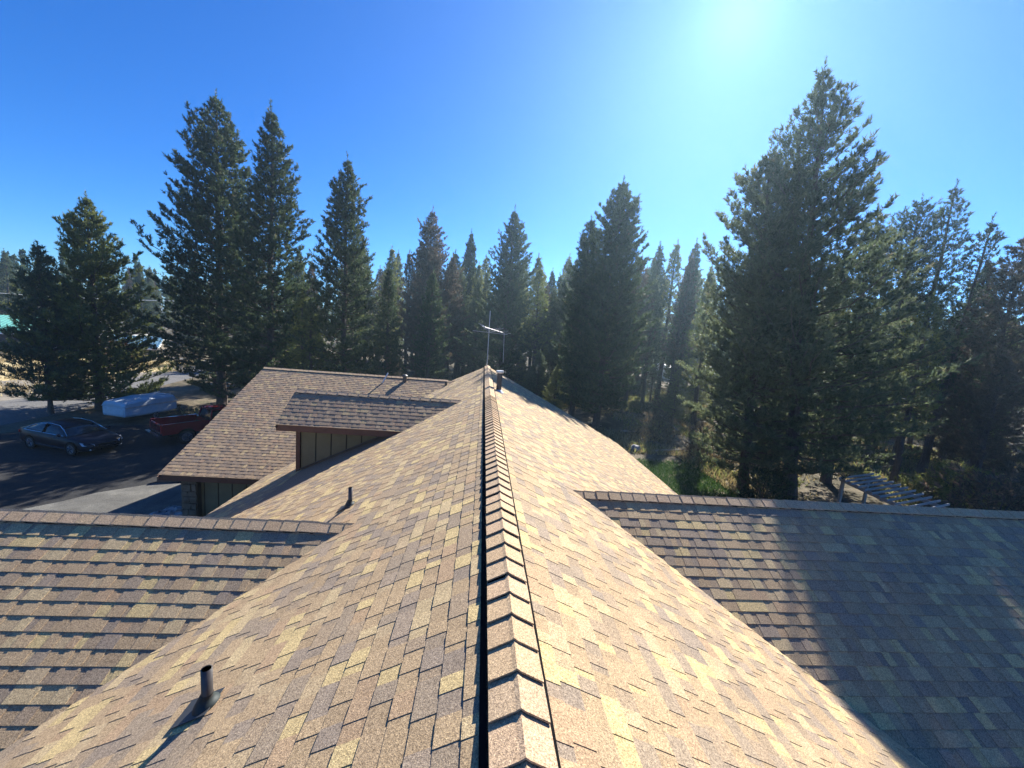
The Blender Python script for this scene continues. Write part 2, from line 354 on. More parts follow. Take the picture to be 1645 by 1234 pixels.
def shingles(key, drop=None, palette=PAL, wts=PWT, seed=1):
    p, q, dn, pitch, run = SL[key]; r = random.Random(seed)
    p = Vector(p); q = Vector(q); U = (q - p); Lu = U.length; U.normalize()
    Vd = Vector((dn[0], dn[1], -pitch)).normalized(); n = U.cross(Vd)
    flip = n.z < 0
    if flip: p, q = q, p; U = -U; n = U.cross(Vd)
    Ls = run * math.sqrt(1 + pitch * pitch); nc = int(Ls / E_) + 1
    lim = Lu
    for c in range(nc):
        v0 = c * E_; L = min(E_, Ls + .02 - v0)
        if L < .03: continue
        u = -.02 - r.random() * .1; kind = r.random() < .5
        cv = r.choices(range(len(palette)), wts)[0]
        dv = r.uniform(-.003, .003)
        while u < lim:
            w = r.choice((8, 10, 12, 14, 16, 19, 22)) if kind else r.choice((5, 7, 9, 11, 13, 16))
            if r.random() < .78: cv = r.choices(range(len(palette)), wts)[0]
            ww = w * .01; u0 = max(u, -.02); u1 = min(u + ww, lim + .02); u += ww
            k = kind; kind = (not kind) if r.random() < .9 else kind
            if u1 - u0 < .02: continue
            cpt = p + U * ((u0 + u1) / 2) + Vd * (v0 + E_ / 2)
            if drop and drop(cpt, ww): continue
            tint = palette[cv]
            if not k: tint = tuple(x * .9 for x in tint)
            whole = abs((u1 - u0) - ww) < 1e-6 and abs(L - E_) < 1e-6
            d = inframe(cpt)
            pieces.append((d if (d and whole) else 1e9 + r.random(), (p, U, Vd, n), u0, u1 - u0, v0 + dv, L, w, k, (cv, id(palette)), tint))
def wedge(yr, zr, pitch, side):
    # true when a point of the main slope lies well under a wing's roof
    def f(c):
        return (zr - pitch * abs(c.y - yr)) - c.z
    return f
wl_, wr_, wg_, wd_ = wedge(4.88, -2.68, .57, -1), wedge(5.7, -2.42, .57, 1), wedge(18.4, -2.5, .479, -1), wedge(11.5, -2.17, .65, -1)
def dropL(c, w):
    m_ = .13
    if wl_(c) > m_ or wg_(c) > m_: return True
    return wd_(c) > m_ and c.x > -5.0
def dropR(c, w): return wr_(c) > .13
def mainz(c): return ZR - P * abs(c.x - XR)
def dropW(c, w): return mainz(c) - c.z > .10
shingles('mainL', dropL, seed=11); shingles('mainR', dropR, seed=12)
shingles('wingL', dropW, PAL, PWT, 13); shingles('wingR', dropW, PAL, PWT, 14)
shingles('wingLb', dropW, PAL, PWT, 23); shingles('wingRb', dropW, PAL, PWT, 24); shingles('garageb', dropW, PAL_D, PWT_D, 25); shingles('dormerb', dropW, PAL_D, PWT_D, 26)
shingles('garage', dropW, PAL_D, PWT_D, 15); shingles('dormer', dropW, PAL_D, PWT_D, 16)
pieces.sort(key=lambda t: t[0])
for i, (d, fr, u0, wu, v0, L, w, k, ci, tint) in enumerate(pieces):
    p, U, Vd, n = fr
    if i < 300:
        o = bpy.data.objects.new('shingle', tab_mesh(w, k, ci, tint)); col.objects.link(o); o.parent = roof
        org = p + U * u0 + Vd * v0
        o.matrix_local = Matrix(((U.x, Vd.x, n.x, org.x), (U.y, Vd.y, n.y, org.y), (U.z, Vd.z, n.z, org.z), (0, 0, 0, 1)))
    else:
        q = np.array(tab_faces(wu, L, k)); q[:, :, 0] += u0; q[:, :, 1] += v0
        Fm = np.array([[U.x, U.y, U.z], [Vd.x, Vd.y, Vd.z], [n.x, n.y, n.z]])
        stuffV.append(q @ Fm + np.array(p)); stuffT.append(np.tile([*tint, 1], (4, 1)))
me = quad_mesh('shingle_courses', np.concatenate(stuffV), M['shingle'], np.concatenate(stuffT))
o = bpy.data.objects.new('shingle_courses', me); col.objects.link(o); o.parent = roof; tag(o, kind='stuff')

# ridge caps
def cap_mesh(pitch, hw, Ln, tint, lift=.016, th=.011):
    """cap along +Y from 0 (butt, raised) to Ln; bent over the ridge"""
    prof = [(-hw, -pitch * hw), (-.022, -pitch * .022 - .001), (0, .004), (.022, -pitch * .022 - .001), (hw, -pitch * hw)]
    V = []
    for y, z in ((0, lift), (Ln, 0)):
        V += [(x, y, z + h + th) for x, h in prof]; V += [(x, y, z + h) for x, h in prof]
    F = []
    for i in range(4):
        F += [(i, i + 1, 11 + i, 10 + i), (5 + i, 15 + i, 16 + i, 6 + i), (i, 5 + i, 6 + i, i + 1), (10 + i, 11 + i, 16 + i, 15 + i)]
    F += [(0, 10, 15, 5), (4, 9, 19, 14)]
    me = bpy.data.meshes.new('ridge_cap'); me.from_pydata(V, [], F); me.materials.append(M['shingle'])
    a = me.attributes.new('tint', 'FLOAT_COLOR', 'FACE'); a.data.foreach_set('color', np.tile([*tint, 1], (len(me.polygons), 1)).reshape(-1)); me.update(); return me
CAPT = [(.56, .42, .28), (.53, .39, .26), (.57, .42, .30), (.51, .39, .28)]
capL = {}
def place_caps(p, d, count, exp, base_h, pitch, hw, Ln, r, lift=.016):
    """p start point on ridge, d horizontal direction from butt to head of each cap"""
    p = Vector(p); d = Vector(d); x = d.cross(Vector((0, 0, 1)))
    for i in range(count):
        k = r.randrange(4); key = (pitch, hw, Ln, k, lift)
        if key not in capL: capL[key] = cap_mesh(pitch, hw, Ln, CAPT[k], lift)
        o = bpy.data.objects.new('ridge_cap', capL[key]); col.objects.link(o); o.parent = roof
        org = p + d * (exp * i + r.uniform(-.007, .007)) + Vector((0, 0, base_h + r.uniform(-.002, .003))); j = r.uniform(-.02, .02)
        dd = (d + x * j).normalized(); xx = dd.cross(Vector((0, 0, 1)))
        o.matrix_local = Matrix(((xx.x, dd.x, 0, org.x), (xx.y, dd.y, 0, org.y), (xx.z, dd.z, 1, org.z), (0, 0, 0, 1)))
rc = random.Random(3)
VH = .044
def vent_strip(name, p, q, pitch, hw, h):
    p = Vector(p); q = Vector(q); d = (q - p).normalized(); x = d.cross(Vector((0, 0, 1))); V = []
    for e in (p, q):
        for s_, zz in ((-hw, -pitch * hw), (0, 0), (hw, -pitch * hw)):
            V.append(e + x * s_ + Vector((0, 0, zz + h))); V.append(e + x * s_ * 1.04 + Vector((0, 0, zz - .01)))
    F = [(0, 2, 8, 6), (2, 4, 10, 8), (0, 6, 7, 1), (4, 5, 11, 10), (0, 1, 3, 2), (2, 3, 5, 4), (6, 8, 9, 7), (8, 10, 11, 9), (1, 7, 9, 3), (3, 9, 11, 5)]
    return mesh_obj(name, V, F, M['black'], roof)
place_caps((XR, -.9, ZR), (0, 1, 0), 56, .2, VH, .5, .142, .235, rc, .022)
vent_strip('ridge_vent', (XR, -1.0, ZR), (XR, YF - .02, ZR), .5, .136, VH + .012)
place_caps((XR, 19.43, ZR), (0, -1, 0), 46, .2, VH, .5, .142, .235, rc, .008)
# a dark flange and a thin side lip beside the main ridge vent
for s_, wd in ((-1, .034), (1, .026)):
    b_ = MB(); x0 = XR + s_ * .146; x1 = XR + s_ * (.146 + wd)
    z0 = ZR - .5 * .146 + .022; z1 = ZR - .5 * (.146 + wd) + .020
    b_.add([(x0, -1, z0), (x1, -1, z1), (x1, YF, z1), (x0, YF, z0), (x0, -1, z0 - .03), (x1, -1, z1 - .03), (x1, YF, z1 - .03), (x0, YF, z0 - .03)],
           [(0, 1, 2, 3), (7, 6, 5, 4), (0, 4, 5, 1), (1, 5, 6, 2), (2, 6, 7, 3), (3, 7, 4, 0)]); b_.build('vent_flange', M['black'], roof)
# wing ridges
place_caps((-9.4, 4.88, -2.68), (1, 0, 0), 37, .2, .024, .57, .13, .235, rc, .009)
vent_strip('ridge_vent', (-9.4, 4.88, -2.68), (-2.0, 4.88, -2.68), .57, .122, .030)
place_caps((-1.98, 4.88, -2.68), (1, 0, 0), 3, .17, .012, .57, .12, .2, rc, .012)
place_caps((1.95, 5.7, -2.42), (1, 0, 0), 57, .2, .024, .57, .13, .235, rc, .009)
vent_strip('ridge_vent', (1.97, 5.7, -2.42), (13.4, 5.7, -2.42), .57, .122, .030)
place_caps((1.42, 5.7, -2.42), (1, 0, 0), 3, .17, .014, .57, .12, .2, rc, .012)
place_caps((-5.35, 11.5, -2.17), (1, 0, 0), 16, .3, .018, .65, .10, .32, rc, .02)
vent_strip('ridge_vent', (-5.3, 11.5, -2.17), (-.6, 11.5, -2.17), .65, .09, .022)
place_caps((-10.0, 18.4, -2.5), (1, 0, 0), 42, .2, .024, .479, .13, .235, rc, .01)
vent_strip('ridge_vent', (-9.9, 18.4, -2.5), (-1.7, 18.4, -2.5), .479, .122, .03)

# fascia and rake boards
def board(name, p, q, w, h, mat=M['trim'], parent=house):
    b = MB(); b.bar(p, q, w, h); return b.build(name, mat, parent)
board('fascia', (XR - HW + .012, YN, zE - .10), (XR - HW + .012, YF, zE - .10), .025, .16)
board('fascia', (XR + HW - .012, YN, zE - .10), (XR + HW - .012, YF, zE - .10), .025, .16)
gzE = -2.5 - .479 * 5.95
board('fascia', (-10.0, 12.462, gzE - .11), (-6.7, 12.462, gzE - .11), .025, .17)
board('fascia', (-10.0, 24.34, gzE - .11), (-6.7, 24.34, gzE - .11), .025, .17)
dzE = -2.17 - .65 * 1.12
board('fascia', (-5.35, 10.392, dzE - .10), (-1.75, 10.392, dzE - .10), .025, .16)
board('fascia', (-5.35, 12.61, dzE - .10), (-1.75, 12.61, dzE - .10), .025, .16)
for a_, b_ in (((-9.985, 12.45, gzE), (-9.985, 18.4, -2.5)), ((-9.985, 18.4, -2.5), (-9.985, 24.35, gzE)),
               ((-5.34, 10.38, dzE), (-5.34, 11.5, -2.17)), ((-5.34, 11.5, -2.17), (-5.34, 12.62, dzE)),
               ((XR - HW, YF - .01, zE), (XR, YF - .01, ZR)), ((XR, YF - .01, ZR), (XR + HW, YF - .01, zE))):
    board('rake_board', Vector(a_) - Vector((0, 0, .12)), Vector(b_) - Vector((0, 0, .12)), .025, .16)
# soffits
def soffit(x0, x1, y0, y1, z):
    b = MB(); b.box(((x0 + x1) / 2, (y0 + y1) / 2, z), (x1 - x0, y1 - y0, .012)); b.build('soffit', M['trim'], house)
soffit(-9.95, -6.4, 12.48, 12.98, gzE - .19); soffit(-5.3, -2.0, 10.46, 10.98, dzE - .17)
soffit(-6.77, -6.4, 9.4, 12.4, zE - .17); soffit(6.9, 7.34, 10.7, 19.3, zE - .17)

# walls with separate siding boards
def wall(x0, y0, x1, y1, z0, z1, out, bw=.42, top=None, parent=house):
    """wall panel; out = outward unit normal; boards proud of it"""
    w = MB(); p = Vector((x0, y0, 0)); q = Vector((x1, y1, 0)); d = (q - p); L = d.length; d.normalize(); out = Vector((*out, 0))
    w.box((p + q) / 2 - out * .06 + Vector((0, 0, (z0 + z1) / 2)), (L, .1, z1 - z0), (d, out, Vector((0, 0, 1))))
    wo = w.build('wall', M['groove'], parent)
    n = max(1, round(L / bw)); s_ = L / n
    key = None
    for i in range(n):
        a0 = p + d * (s_ * (i + .5)); zt = top((a0.x, a0.y)) if top else z1
        b = MB(); b.box(a0 + out * .001 + Vector((0, 0, (z0 + zt) / 2)), (s_ - .035, .022, zt - z0), (d, out, Vector((0, 0, 1)))); b.build('siding_board', M['siding'], wo)
    return wo
gw = wall(-9.42, 12.95, -6.3, 12.95, G, gzE - .1, (0, -1))
wall(-9.42, 23.8, -9.42, 12.95, G, gzE - .1, (-1, 0))
wall(-6.3, 9.0, -6.3, 12.95, G, zE - .05, (-1, 0))
wall(-6.3, -4.5, -6.3, .9, G, zE - .05, (-1, 0)); wall(-9.0, .9, -6.3, .9, G, -5.3, (0, -1)); wall(-9.0, 8.7, -9.0, .9, G, -5.25, (-1, 0)); wall(-6.3, 8.7, -9.0, 8.7, G, -5.3, (0, 1))
wall(6.87, 12.0, 6.87, YF - .5, G, zE - .05, (1, 0)); wall(6.87, YF - .5, -6.3, YF - .5, G, zE - .05, (0, 1)); wall(-6.3, 23.8, -9.42, 23.8, G, gzE - .1, (0, 1))
wall(6.87, 10.2, 13.0, 10.2, G, -5.3, (0, 1)); wall(13.0, 1.3, 13.0, 10.2, G, -5.3, (1, 0)); wall(13.0, 1.3, 6.87, 1.3, G, -5.3, (0, -1)); wall(6.87, -4.5, 6.87, 1.3, G, zE - .05, (1, 0))
# gable infill
def gable(pts, n):
    b = MB(); pts = [Vector(p) for p in pts]; n = Vector(n) * .05; k = len(pts)
    b.add(pts + [p - n for p in pts], [tuple(range(k)), tuple(range(2 * k - 1, k - 1, -1))] + [(i, (i + 1) % k, k + (i + 1) % k, k + i) for i in range(k)])
    b.build('gable_wall', M['siding'], house)
gable([(6.85, YF - .5, zE - .05), (-6.28, YF - .5, zE - .05), (XR, YF - .5, ZR - .1)], (0, 1, 0))
gable([(-9.42, 12.95, gzE + .1), (-9.42, 18.4, -2.62), (-9.42, 23.8, gzE + .1), (-9.42, 23.8, gzE - .12), (-9.42, 12.95, gzE - .12)], (-1, 0, 0))
gable([(-9.0, .9, -5.1), (-9.0, 4.88, -2.75), (-9.0, 8.7, -5.1), (-9.0, 8.7, -5.3), (-9.0, .9, -5.3)], (-1, 0, 0))
gable([(13.0, 1.3, -5.1), (13.0, 5.7, -2.55), (13.0, 10.2, -5.1), (13.0, 10.2, -5.3), (13.0, 1.3, -5.3)], (1, 0, 0))
# dormer walls (their foot follows the main slope)
def mz(x): return ZR - P * (XR - x)
nb = 8; x0, x1 = -5.06, -2.1
bk = MB(); bk.add([(x0, 11.04, mz(x0) - .1), (x1, 11.04, mz(x1) - .1), (x1, 11.04, dzE - .05), (x0, 11.04, dzE - .05), (x0, 11.10, mz(x0) - .1), (x1, 11.10, mz(x1) - .1), (x1, 11.10, dzE + .2), (x0, 11.10, dzE + .2)],
                  [(0, 1, 2, 3), (7, 6, 5, 4), (0, 4, 5, 1), (1, 5, 6, 2), (2, 6, 7, 3), (3, 7, 4, 0)]); dw = bk.build('dormer_wall', M['groove'], house)
bx_ = x0 + .07
while bx_ < x1 - .1:
    e_ = min(bx_ + .39, x1 - .02); b = MB()
    b.add([(bx_, 11.015, mz(bx_) - .05), (e_, 11.015, mz(e_) - .05), (e_, 11.015, dzE + .08), (bx_, 11.015, dzE + .08), (bx_, 11.037, mz(bx_) - .05), (e_, 11.037, mz(e_) - .05), (e_, 11.037, dzE + .08), (bx_, 11.037, dzE + .08)],
          [(3, 2, 1, 0), (4, 5, 6, 7), (0, 1, 5, 4), (1, 2, 6, 5), (2, 3, 7, 6), (3, 0, 4, 7)]); b.build('siding_board', M['siding'], dw); bx_ += .425
b = MB(); b.box((x0, 11.0, (mz(x0) + dzE) / 2 - .02), (.11, .06, dzE - mz(x0) + .12)); b.build('corner_board', M['trim'], house)
b = MB(); b.add([(x0 - .03, 11.03, mz(x0) - .1), (x0 - .03, 11.96, mz(x0) - .1), (x0 - .03, 11.96, dzE + .28), (x0 - .03, 11.5, -2.27), (x0 - .03, 11.03, dzE + .28)], [(0, 4, 3, 2, 1)])
b.add([(x0 + .03, 11.03, mz(x0) - .1), (x0 + .03, 11.96, mz(x0) - .1), (x0 + .03, 11.96, dzE + .28), (x0 + .03, 11.5, -2.27), (x0 + .03, 11.03, dzE + .28)], [(0, 1, 2, 3, 4)]); b.build('gable_wall', M['siding'], house)
b = MB(); b.box(((x0 + x1) / 2, 11.96, (mz(x0) + dzE) / 2), (x1 - x0, .05, dzE - mz(x0) + .1)); b.build('dormer_wall', M['siding'], house)
b = MB(); b.bar((x0 - .02, 10.98, mz(x0) + .035), (x1, 10.98, mz(x1) + .035), .05, .03); b.build('step_flashing', M['flash'], house)
# window in the garage wall
wf = MB()
for (a_, b_) in (((-7.62, -5.98), (-7.62, -6.78)), ((-6.92, -5.98), (-6.92, -6.78))): wf.bar((a_[0], 12.90, a_[1]), (b_[0], 12.90, b_[1]), .05, .07)
wf.bar((-7.68, 12.90, -6.78), (-6.86, 12.90, -6.78), .06, .08); wf.bar((-7.68, 12.90, -5.94), (-6.86, 12.90, -5.94), .05, .07)
w_ = wf.build('window', M['groove'], house)
b = MB(); b.box((-7.27, 12.925, -6.36), (.66, .01, .78)); b.build('pane', M['glass'], w_)
# stone column at the garage corner
cb = MB(); cb.box((-9.30, 12.93, (G + gzE - .2) / 2), (.46, .34, gzE - .2 - G)); sc = cb.build('stone_column', M['mortar'], house)
rs = random.Random(5); z = G + .02
while z < gzE - .32:
    h = rs.uniform(.14, .26); split = rs.uniform(.35, .65)
    for (f0, f1) in ((0, split), (split, 1)):
        for face in range(2):
            b = MB()
            if face == 0:
                xa = -9.53 + .46 * f0 + .012; xb = -9.53 + .46 * f1 - .012; c = ((xa + xb) / 2, 12.745, z + h / 2); d = (xb - xa, .07, h - .03)
            else:
                ya = 12.77 + .32 * f0 + .012; yb = 12.77 + .32 * f1 - .012; c = (-9.545, (ya + yb) / 2, z + h / 2); d = (.07, yb - ya, h - .03)
            b.box(c, d)
            V = [tuple(np.array(v) + np.array([rs.uniform(-.016, .016) for _ in range(3)])) for v in b.V]; b.V = V
            b.build('stone', M['stone'], sc)
    z += h

# vent pipes on the left slope
def vent_pipe(x, y, h, r_, tall=True):
    z = mz(x); nrm_ = Vector((-.5, 0, 1)).normalized(); dn = Vector((-1, 0, -.5)).normalized()
    b = MB(); b.tube([(x, y, z - .05), (x, y, z + h)], r_, 20, False); b.tube([(x, y, z + h), (x, y, z + h - .15)], r_ * .82, 20, False)
    V = len(b.V)
    for k in range(20):
        b.F.append((20 + k, 20 + (k + 1) % 20, 40 + (k + 1) % 20, 40 + k))
    o = b.build('vent_pipe', M['pipe'], house, True)
    c = Vector((x, y, z)); b = MB(); u = Vector((0, 1, 0))
    prof = [(.0, r_ * 2.5), (.018, r_ * 2.4), (.035, r_ * 2.0), (.06, r_ * 1.45), (.075, r_ * 1.25), (.085, r_ * 1.2), (.10, r_ * 1.06)]
    Vv = []; Ff = []
    for i, (hh, rr) in enumerate(prof):
        t = hh / .10; ax = nrm_.lerp(Vector((0, 0, 1)), t).normalized(); cc = c + ax * (hh + .012); du = Vector((1, 0, 0)); du = (du - ax * du.dot(ax)).normalized()
        for k in range(20):
            an = k / 20 * 2 * math.pi; Vv.append(cc + (du * math.cos(an) + u * math.sin(an)) * rr)
    for i in range(len(prof) - 1):
        for k in range(20): Ff.append((i * 20 + k, i * 20 + (k + 1) % 20, (i + 1) * 20 + (k + 1) % 20, (i + 1) * 20 + k))
    b.add(Vv, Ff); b.build('rubber_boot', M['rubber'], o, True)
    b = MB(); b.box(c + nrm_ * .021 + dn * .06, (r_ * 7.5, r_ * 6, .006), (dn, u, nrm_)); b.build('flashing', M['flash'], o)
    return o
vent_pipe(-1.75, 2.50, .30, .034); vent_pipe(-1.86, 5.72, .30, .031)
# flue with a cap on the right slope near the far end
b = MB(); b.tube([(.60, 12.3, -2.0), (.60, 12.3, -1.30)], .085, 18, False); fl = b.build('flue_pipe', M['pipe'], house, True)
b = MB(); b.tube([(.60, 12.3, -1.30), (.60, 12.3, -1.27), (.60, 12.3, -1.22)], [.12, .13, .125], 18); b.build('flue_cap', M['galv'], fl)
b = MB(); b.tube([(.60, 12.3, -1.94), (.60, 12.3, -1.84)], [.17, .09], 18, False); b.build('storm_collar', M['galv'], fl)
# small roof vent and bent pipe on the garage ridge
b = MB(); b.tube([(-3.55, 18.1, -2.7), (-3.55, 18.1, -2.42)], .09, 14); rv = b.build('roof_vent', M['pipe'], house)
b = MB(); b.tube([(-3.55, 18.1, -2.42), (-3.55, 18.1, -2.36), (-3.55, 18.1, -2.3)], [.13, .14, .05], 14); b.build('vent_hood', M['pipe'], rv)
b = MB(); b.tube([(-4.5, 17.9, -2.75), (-4.3, 18.0, -2.28)], .035, 10); b.build('slanted_pipe', M['galv'], house)
b = MB(); b.tube([(-1.62, 18.0, -2.75), (-1.62, 18.0, -2.48)], .06, 10); b.build('vent_pipe', M['pipe'], house)

# ------------------------------------------------------------------ television antenna on the far gable
an = empty('antenna', (.27, 18.9, -1.72)); tag(an, 'grey television antenna on a thin mast at the far end of the main ridge', 'antenna')
def part(mb_, name, mat, root):
    o = mb_.build(name, mat, root); o.location = -root.location; return o
b = MB(); b.tube([(.25, 18.9, -1.72), (.22, 18.9, 1.0)], .018, 8); part(b, 'mast', M['galv'], an)
b = MB(); b.tube([(-.10, 18.4, .22), (1.0, 19.3, -.02)], .014, 6); part(b, 'boom', M['galv'], an)
for t, L, tilt in ((0, .28, .55), (.1, .3, .45), (.2, .3, .4), (.34, .38, -.1), (.48, .42, -.25), (.6, .45, -.3), (.75, .5, -.1), (.9, .5, .05)):
    c = Vector((-.10 + 1.1 * t, 18.4 + .9 * t, .22 - .24 * t)); d = Vector((-.8, .5, tilt)).normalized()
    b = MB(); b.tube([c - d * L, c + d * L], .008, 6); part(b, 'element', M['galv'], an)
b = MB(); b.tube([(-.55, 18.7, -.02), (1.15, 18.9, -.08)], .012, 6); part(b, 'crossbar', M['galv'], an)
b = MB(); b.tube([(1.0, 19.3, -.02), (1.06, 19.3, -1.5)], .010, 6); part(b, 'support_rod', M['galv'], an)

# ------------------------------------------------------------------ pines
def unit(v): return v / np.maximum(1e-9, np.linalg.norm(v, axis=-1, keepdims=True))
def needles(P0, D, Ln, nper, nl, nw, r):
    N = len(P0); P0 = np.repeat(P0, nper, 0); Dd = np.repeat(D, nper, 0); Ll = np.repeat(Ln, nper)
    s = r.uniform(.02, 1.0, N * nper); rv = unit(r.normal(size=(N * nper, 3))); perp = unit(rv - Dd * (rv * Dd).sum(1, keepdims=True))
    a = r.uniform(.45, 1.15, N * nper)[:, None]; a = a * (1 - .45 * s[:, None] ** 3)
    d = unit(Dd * np.cos(a) + perp * np.sin(a)); base = P0 + Dd * (Ll * s)[:, None]
    l = (nl * r.uniform(.75, 1.2, N * nper))[:, None]
    w = unit(np.cross(d, unit(r.normal(size=(N * nper, 3))))) * (nw * .5)
    return np.stack([base - w, base + w, base + d * l], 1)
def make_pine(seed, h, rad, clear=.12, dens=1.0, nl=.18, nw=.05, nper=10, up=.35, shape=.75, gap=.15, lean=(0, 0), brown=0, trunk_r=None, mat='needle', dead=.0, steps=None, asym=0):
    r = np.random.default_rng(seed); pr = random.Random(seed)
    tr = trunk_r or h * .0115 + .04
    tb = MB(); pts = []; rr = []
    K = 12; wob = [(pr.uniform(-1, 1), pr.uniform(-1, 1)) for _ in range(K + 1)]
    def axis(t):
        k = min(K - 1, int(t * K)); f = t * K - k
        wx = wob[k][0] * (1 - f) + wob[k + 1][0] * f; wy = wob[k][1] * (1 - f) + wob[k + 1][1] * f
        e = .008 * h * min(1, t * 3) * (1 - t * .6)
        return Vector((lean[0] * t + wx * e, lean[1] * t + wy * e, h * t))
    for k in range(K + 1):
        t = k / K; pts.append(axis(t)); rr.append(tr * (1 - t) ** .8 * (1.35 if k == 0 else 1) + .012)
    tb.tube(pts, rr, 8, True)
    P0 = []; D = []; Ln = []; SH = []
    z = clear * h; a0 = pr.random() * 6.28; nlimb = 0
    step = steps or max(.25, h * .0155)
    # dead stubs below the crown
    zz = .05 * h
    while zz < clear * h + .1 * h:
        for _ in range(2):
            t = zz / h; an_ = pr.random() * 6.28; b0 = axis(t); l = pr.uniform(.4, 1.4)
            tb.tube([b0, b0 + Vector((math.cos(an_) * l, math.sin(an_) * l, pr.uniform(-.25, .2) * l))], [.022, .006], 3, False)
        zz += .5
    secbulge = [pr.uniform(.72, 1.15) for _ in range(8)]
    while z < h * .985:
        t = (z - clear * h) / (h * (1 - clear)); prof = (1 - t) ** shape * min(1, .62 + 1.6 * t) if t < .25 else (1 - t) ** shape
        nb = pr.choice((4, 5, 5, 6)) if t < .86 else 3
        a0 += 1.1
        for i in range(nb):
            if pr.random() < gap: continue
            a = a0 + i * 6.283 / nb + pr.uniform(-.35, .35)
            if asym and math.cos(a) > .15 and t > .35 and pr.random() < asym: continue
            L = rad * 1.15 * prof * min(1, .35 + (1 - t) * 4.5) * pr.uniform(.68, 1.14) * (secbulge[int((a % 6.283) / 6.2832 * 8) % 8] if t < .85 else 1) + .06
            if pr.random() < .05: L *= 1.3
            b0 = axis(z / h); droop = (-.2 + .8 * t) if t < .8 else .6
            droop += pr.uniform(-.12, .12)
            dx, dy = math.cos(a), math.sin(a)
            nseg = 4; q = [b0]
            for k in range(1, nseg + 1):
                f = k / nseg; curve = droop * f + up * f * f
                q.append(b0 + Vector((dx * L * f, dy * L * f, L * curve)) + Vector((pr.uniform(-.04, .04) * L, pr.uniform(-.04, .04) * L, pr.uniform(-.03, .03) * L)))
            br = .012 + L * .011
            tb.tube(q, [br, br * .8, br * .6, br * .4, .005], 3, False); nlimb += 1
            isdead = t < .3 and pr.random() < dead
            # side boughs carrying upturned twigs
            nside = max(2, int((2.0 + L * 2.0) * min(1.25, dens)))
            if isdead: nside = max(1, nside // 4)
            def spray(bp, bdir, bl, f):
                nt_ = max(2, int(dens * (1.3 + bl * 4.6)))
                for _ in range(nt_):
                    g_ = pr.random() ** .8; pt = bp + bdir * (bl * g_) + Vector((pr.gauss(0, .035), pr.gauss(0, .035), pr.gauss(0, .03) + .10 * bl * g_ * g_))
                    dd = (bdir * pr.uniform(.3, 1.0) + Vector((pr.gauss(0, .35), pr.gauss(0, .35), pr.uniform(.15, 1.0)))).normalized()
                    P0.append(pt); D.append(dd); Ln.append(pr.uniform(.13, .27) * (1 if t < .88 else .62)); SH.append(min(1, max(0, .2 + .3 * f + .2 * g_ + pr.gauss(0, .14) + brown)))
            for si in range(nside):
                f = .18 + .78 * (si + pr.random()) / nside; k = min(nseg - 1, int(f * nseg)); ff = f * nseg - k
                bp = q[k].lerp(q[k + 1], ff); bd = (q[k + 1] - q[k]).normalized(); sgn = 1 if si % 2 else -1
                lat = Vector((-dy, dx, 0)) * sgn
                bdir = (bd * pr.uniform(.45, .9) + lat * pr.uniform(.5, 1.0) + Vector((0, 0, pr.uniform(-.15, .4)))).normalized()
                spray(bp, bdir, (.16 + .34 * L * (1 - f) ** .8) * pr.uniform(.7, 1.25), f)
            spray(q[3], (q[4] - q[3]).normalized(), (q[4] - q[3]).length, 1.0)
        z += step * pr.uniform(.75, 1.2) * (1 - .35 * t)
    # leader
    for k in range(9):
        f = .93 + .085 * k / 8; P0.append(axis(f)); D.append(Vector((pr.uniform(-.15, .15), pr.uniform(-.15, .15), 1)).normalized()); Ln.append(h * .014); SH.append(.6)
    P0 = np.array([tuple(v) for v in P0]); D = np.array([tuple(v) for v in D]); Ln = np.array(Ln); SH = np.array(SH)
    T = needles(P0, D, Ln, nper, nl, nw, r); sh = np.repeat(SH, nper) + r.normal(0, .07, len(T))
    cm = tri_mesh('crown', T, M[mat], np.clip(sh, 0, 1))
    tm = bpy.data.meshes.new('trunk'); tm.from_pydata([tuple(v) for v in tb.V], [], tb.F); tm.materials.append(M['bark']); tm.update()
    return tm, cm
ntri = 0
def put_tree(meshes, loc, rz=0, sc_=1.0, label='', group=None, mat=None, name='pine_tree', sxy=None, tilt=(0, 0)):
    global ntri
    tm, cm = meshes; e = empty(name, loc, rz); e.rotation_euler = (tilt[0], tilt[1], rz)
    e.scale = ((sxy or sc_), (sxy or sc_), sc_); tag(e, label, 'tree', group)
    for nm, me in (('trunk', tm), ('crown', cm)):
        o = bpy.data.objects.new(nm, me); col.objects.link(o); o.parent = e
        if nm == 'crown' and mat:
            o.material_slots[0].link = 'OBJECT'; o.material_slots[0].material = M[mat]
    return e
def base(x, y): return (x, y, gz(x, y) - .05)
def hero(seed, x, y, top, rad, label, **k):
    h = top - G; return put_tree(make_pine(seed, h, rad, **k), base(x, y), 0, 1, label, mat=None)
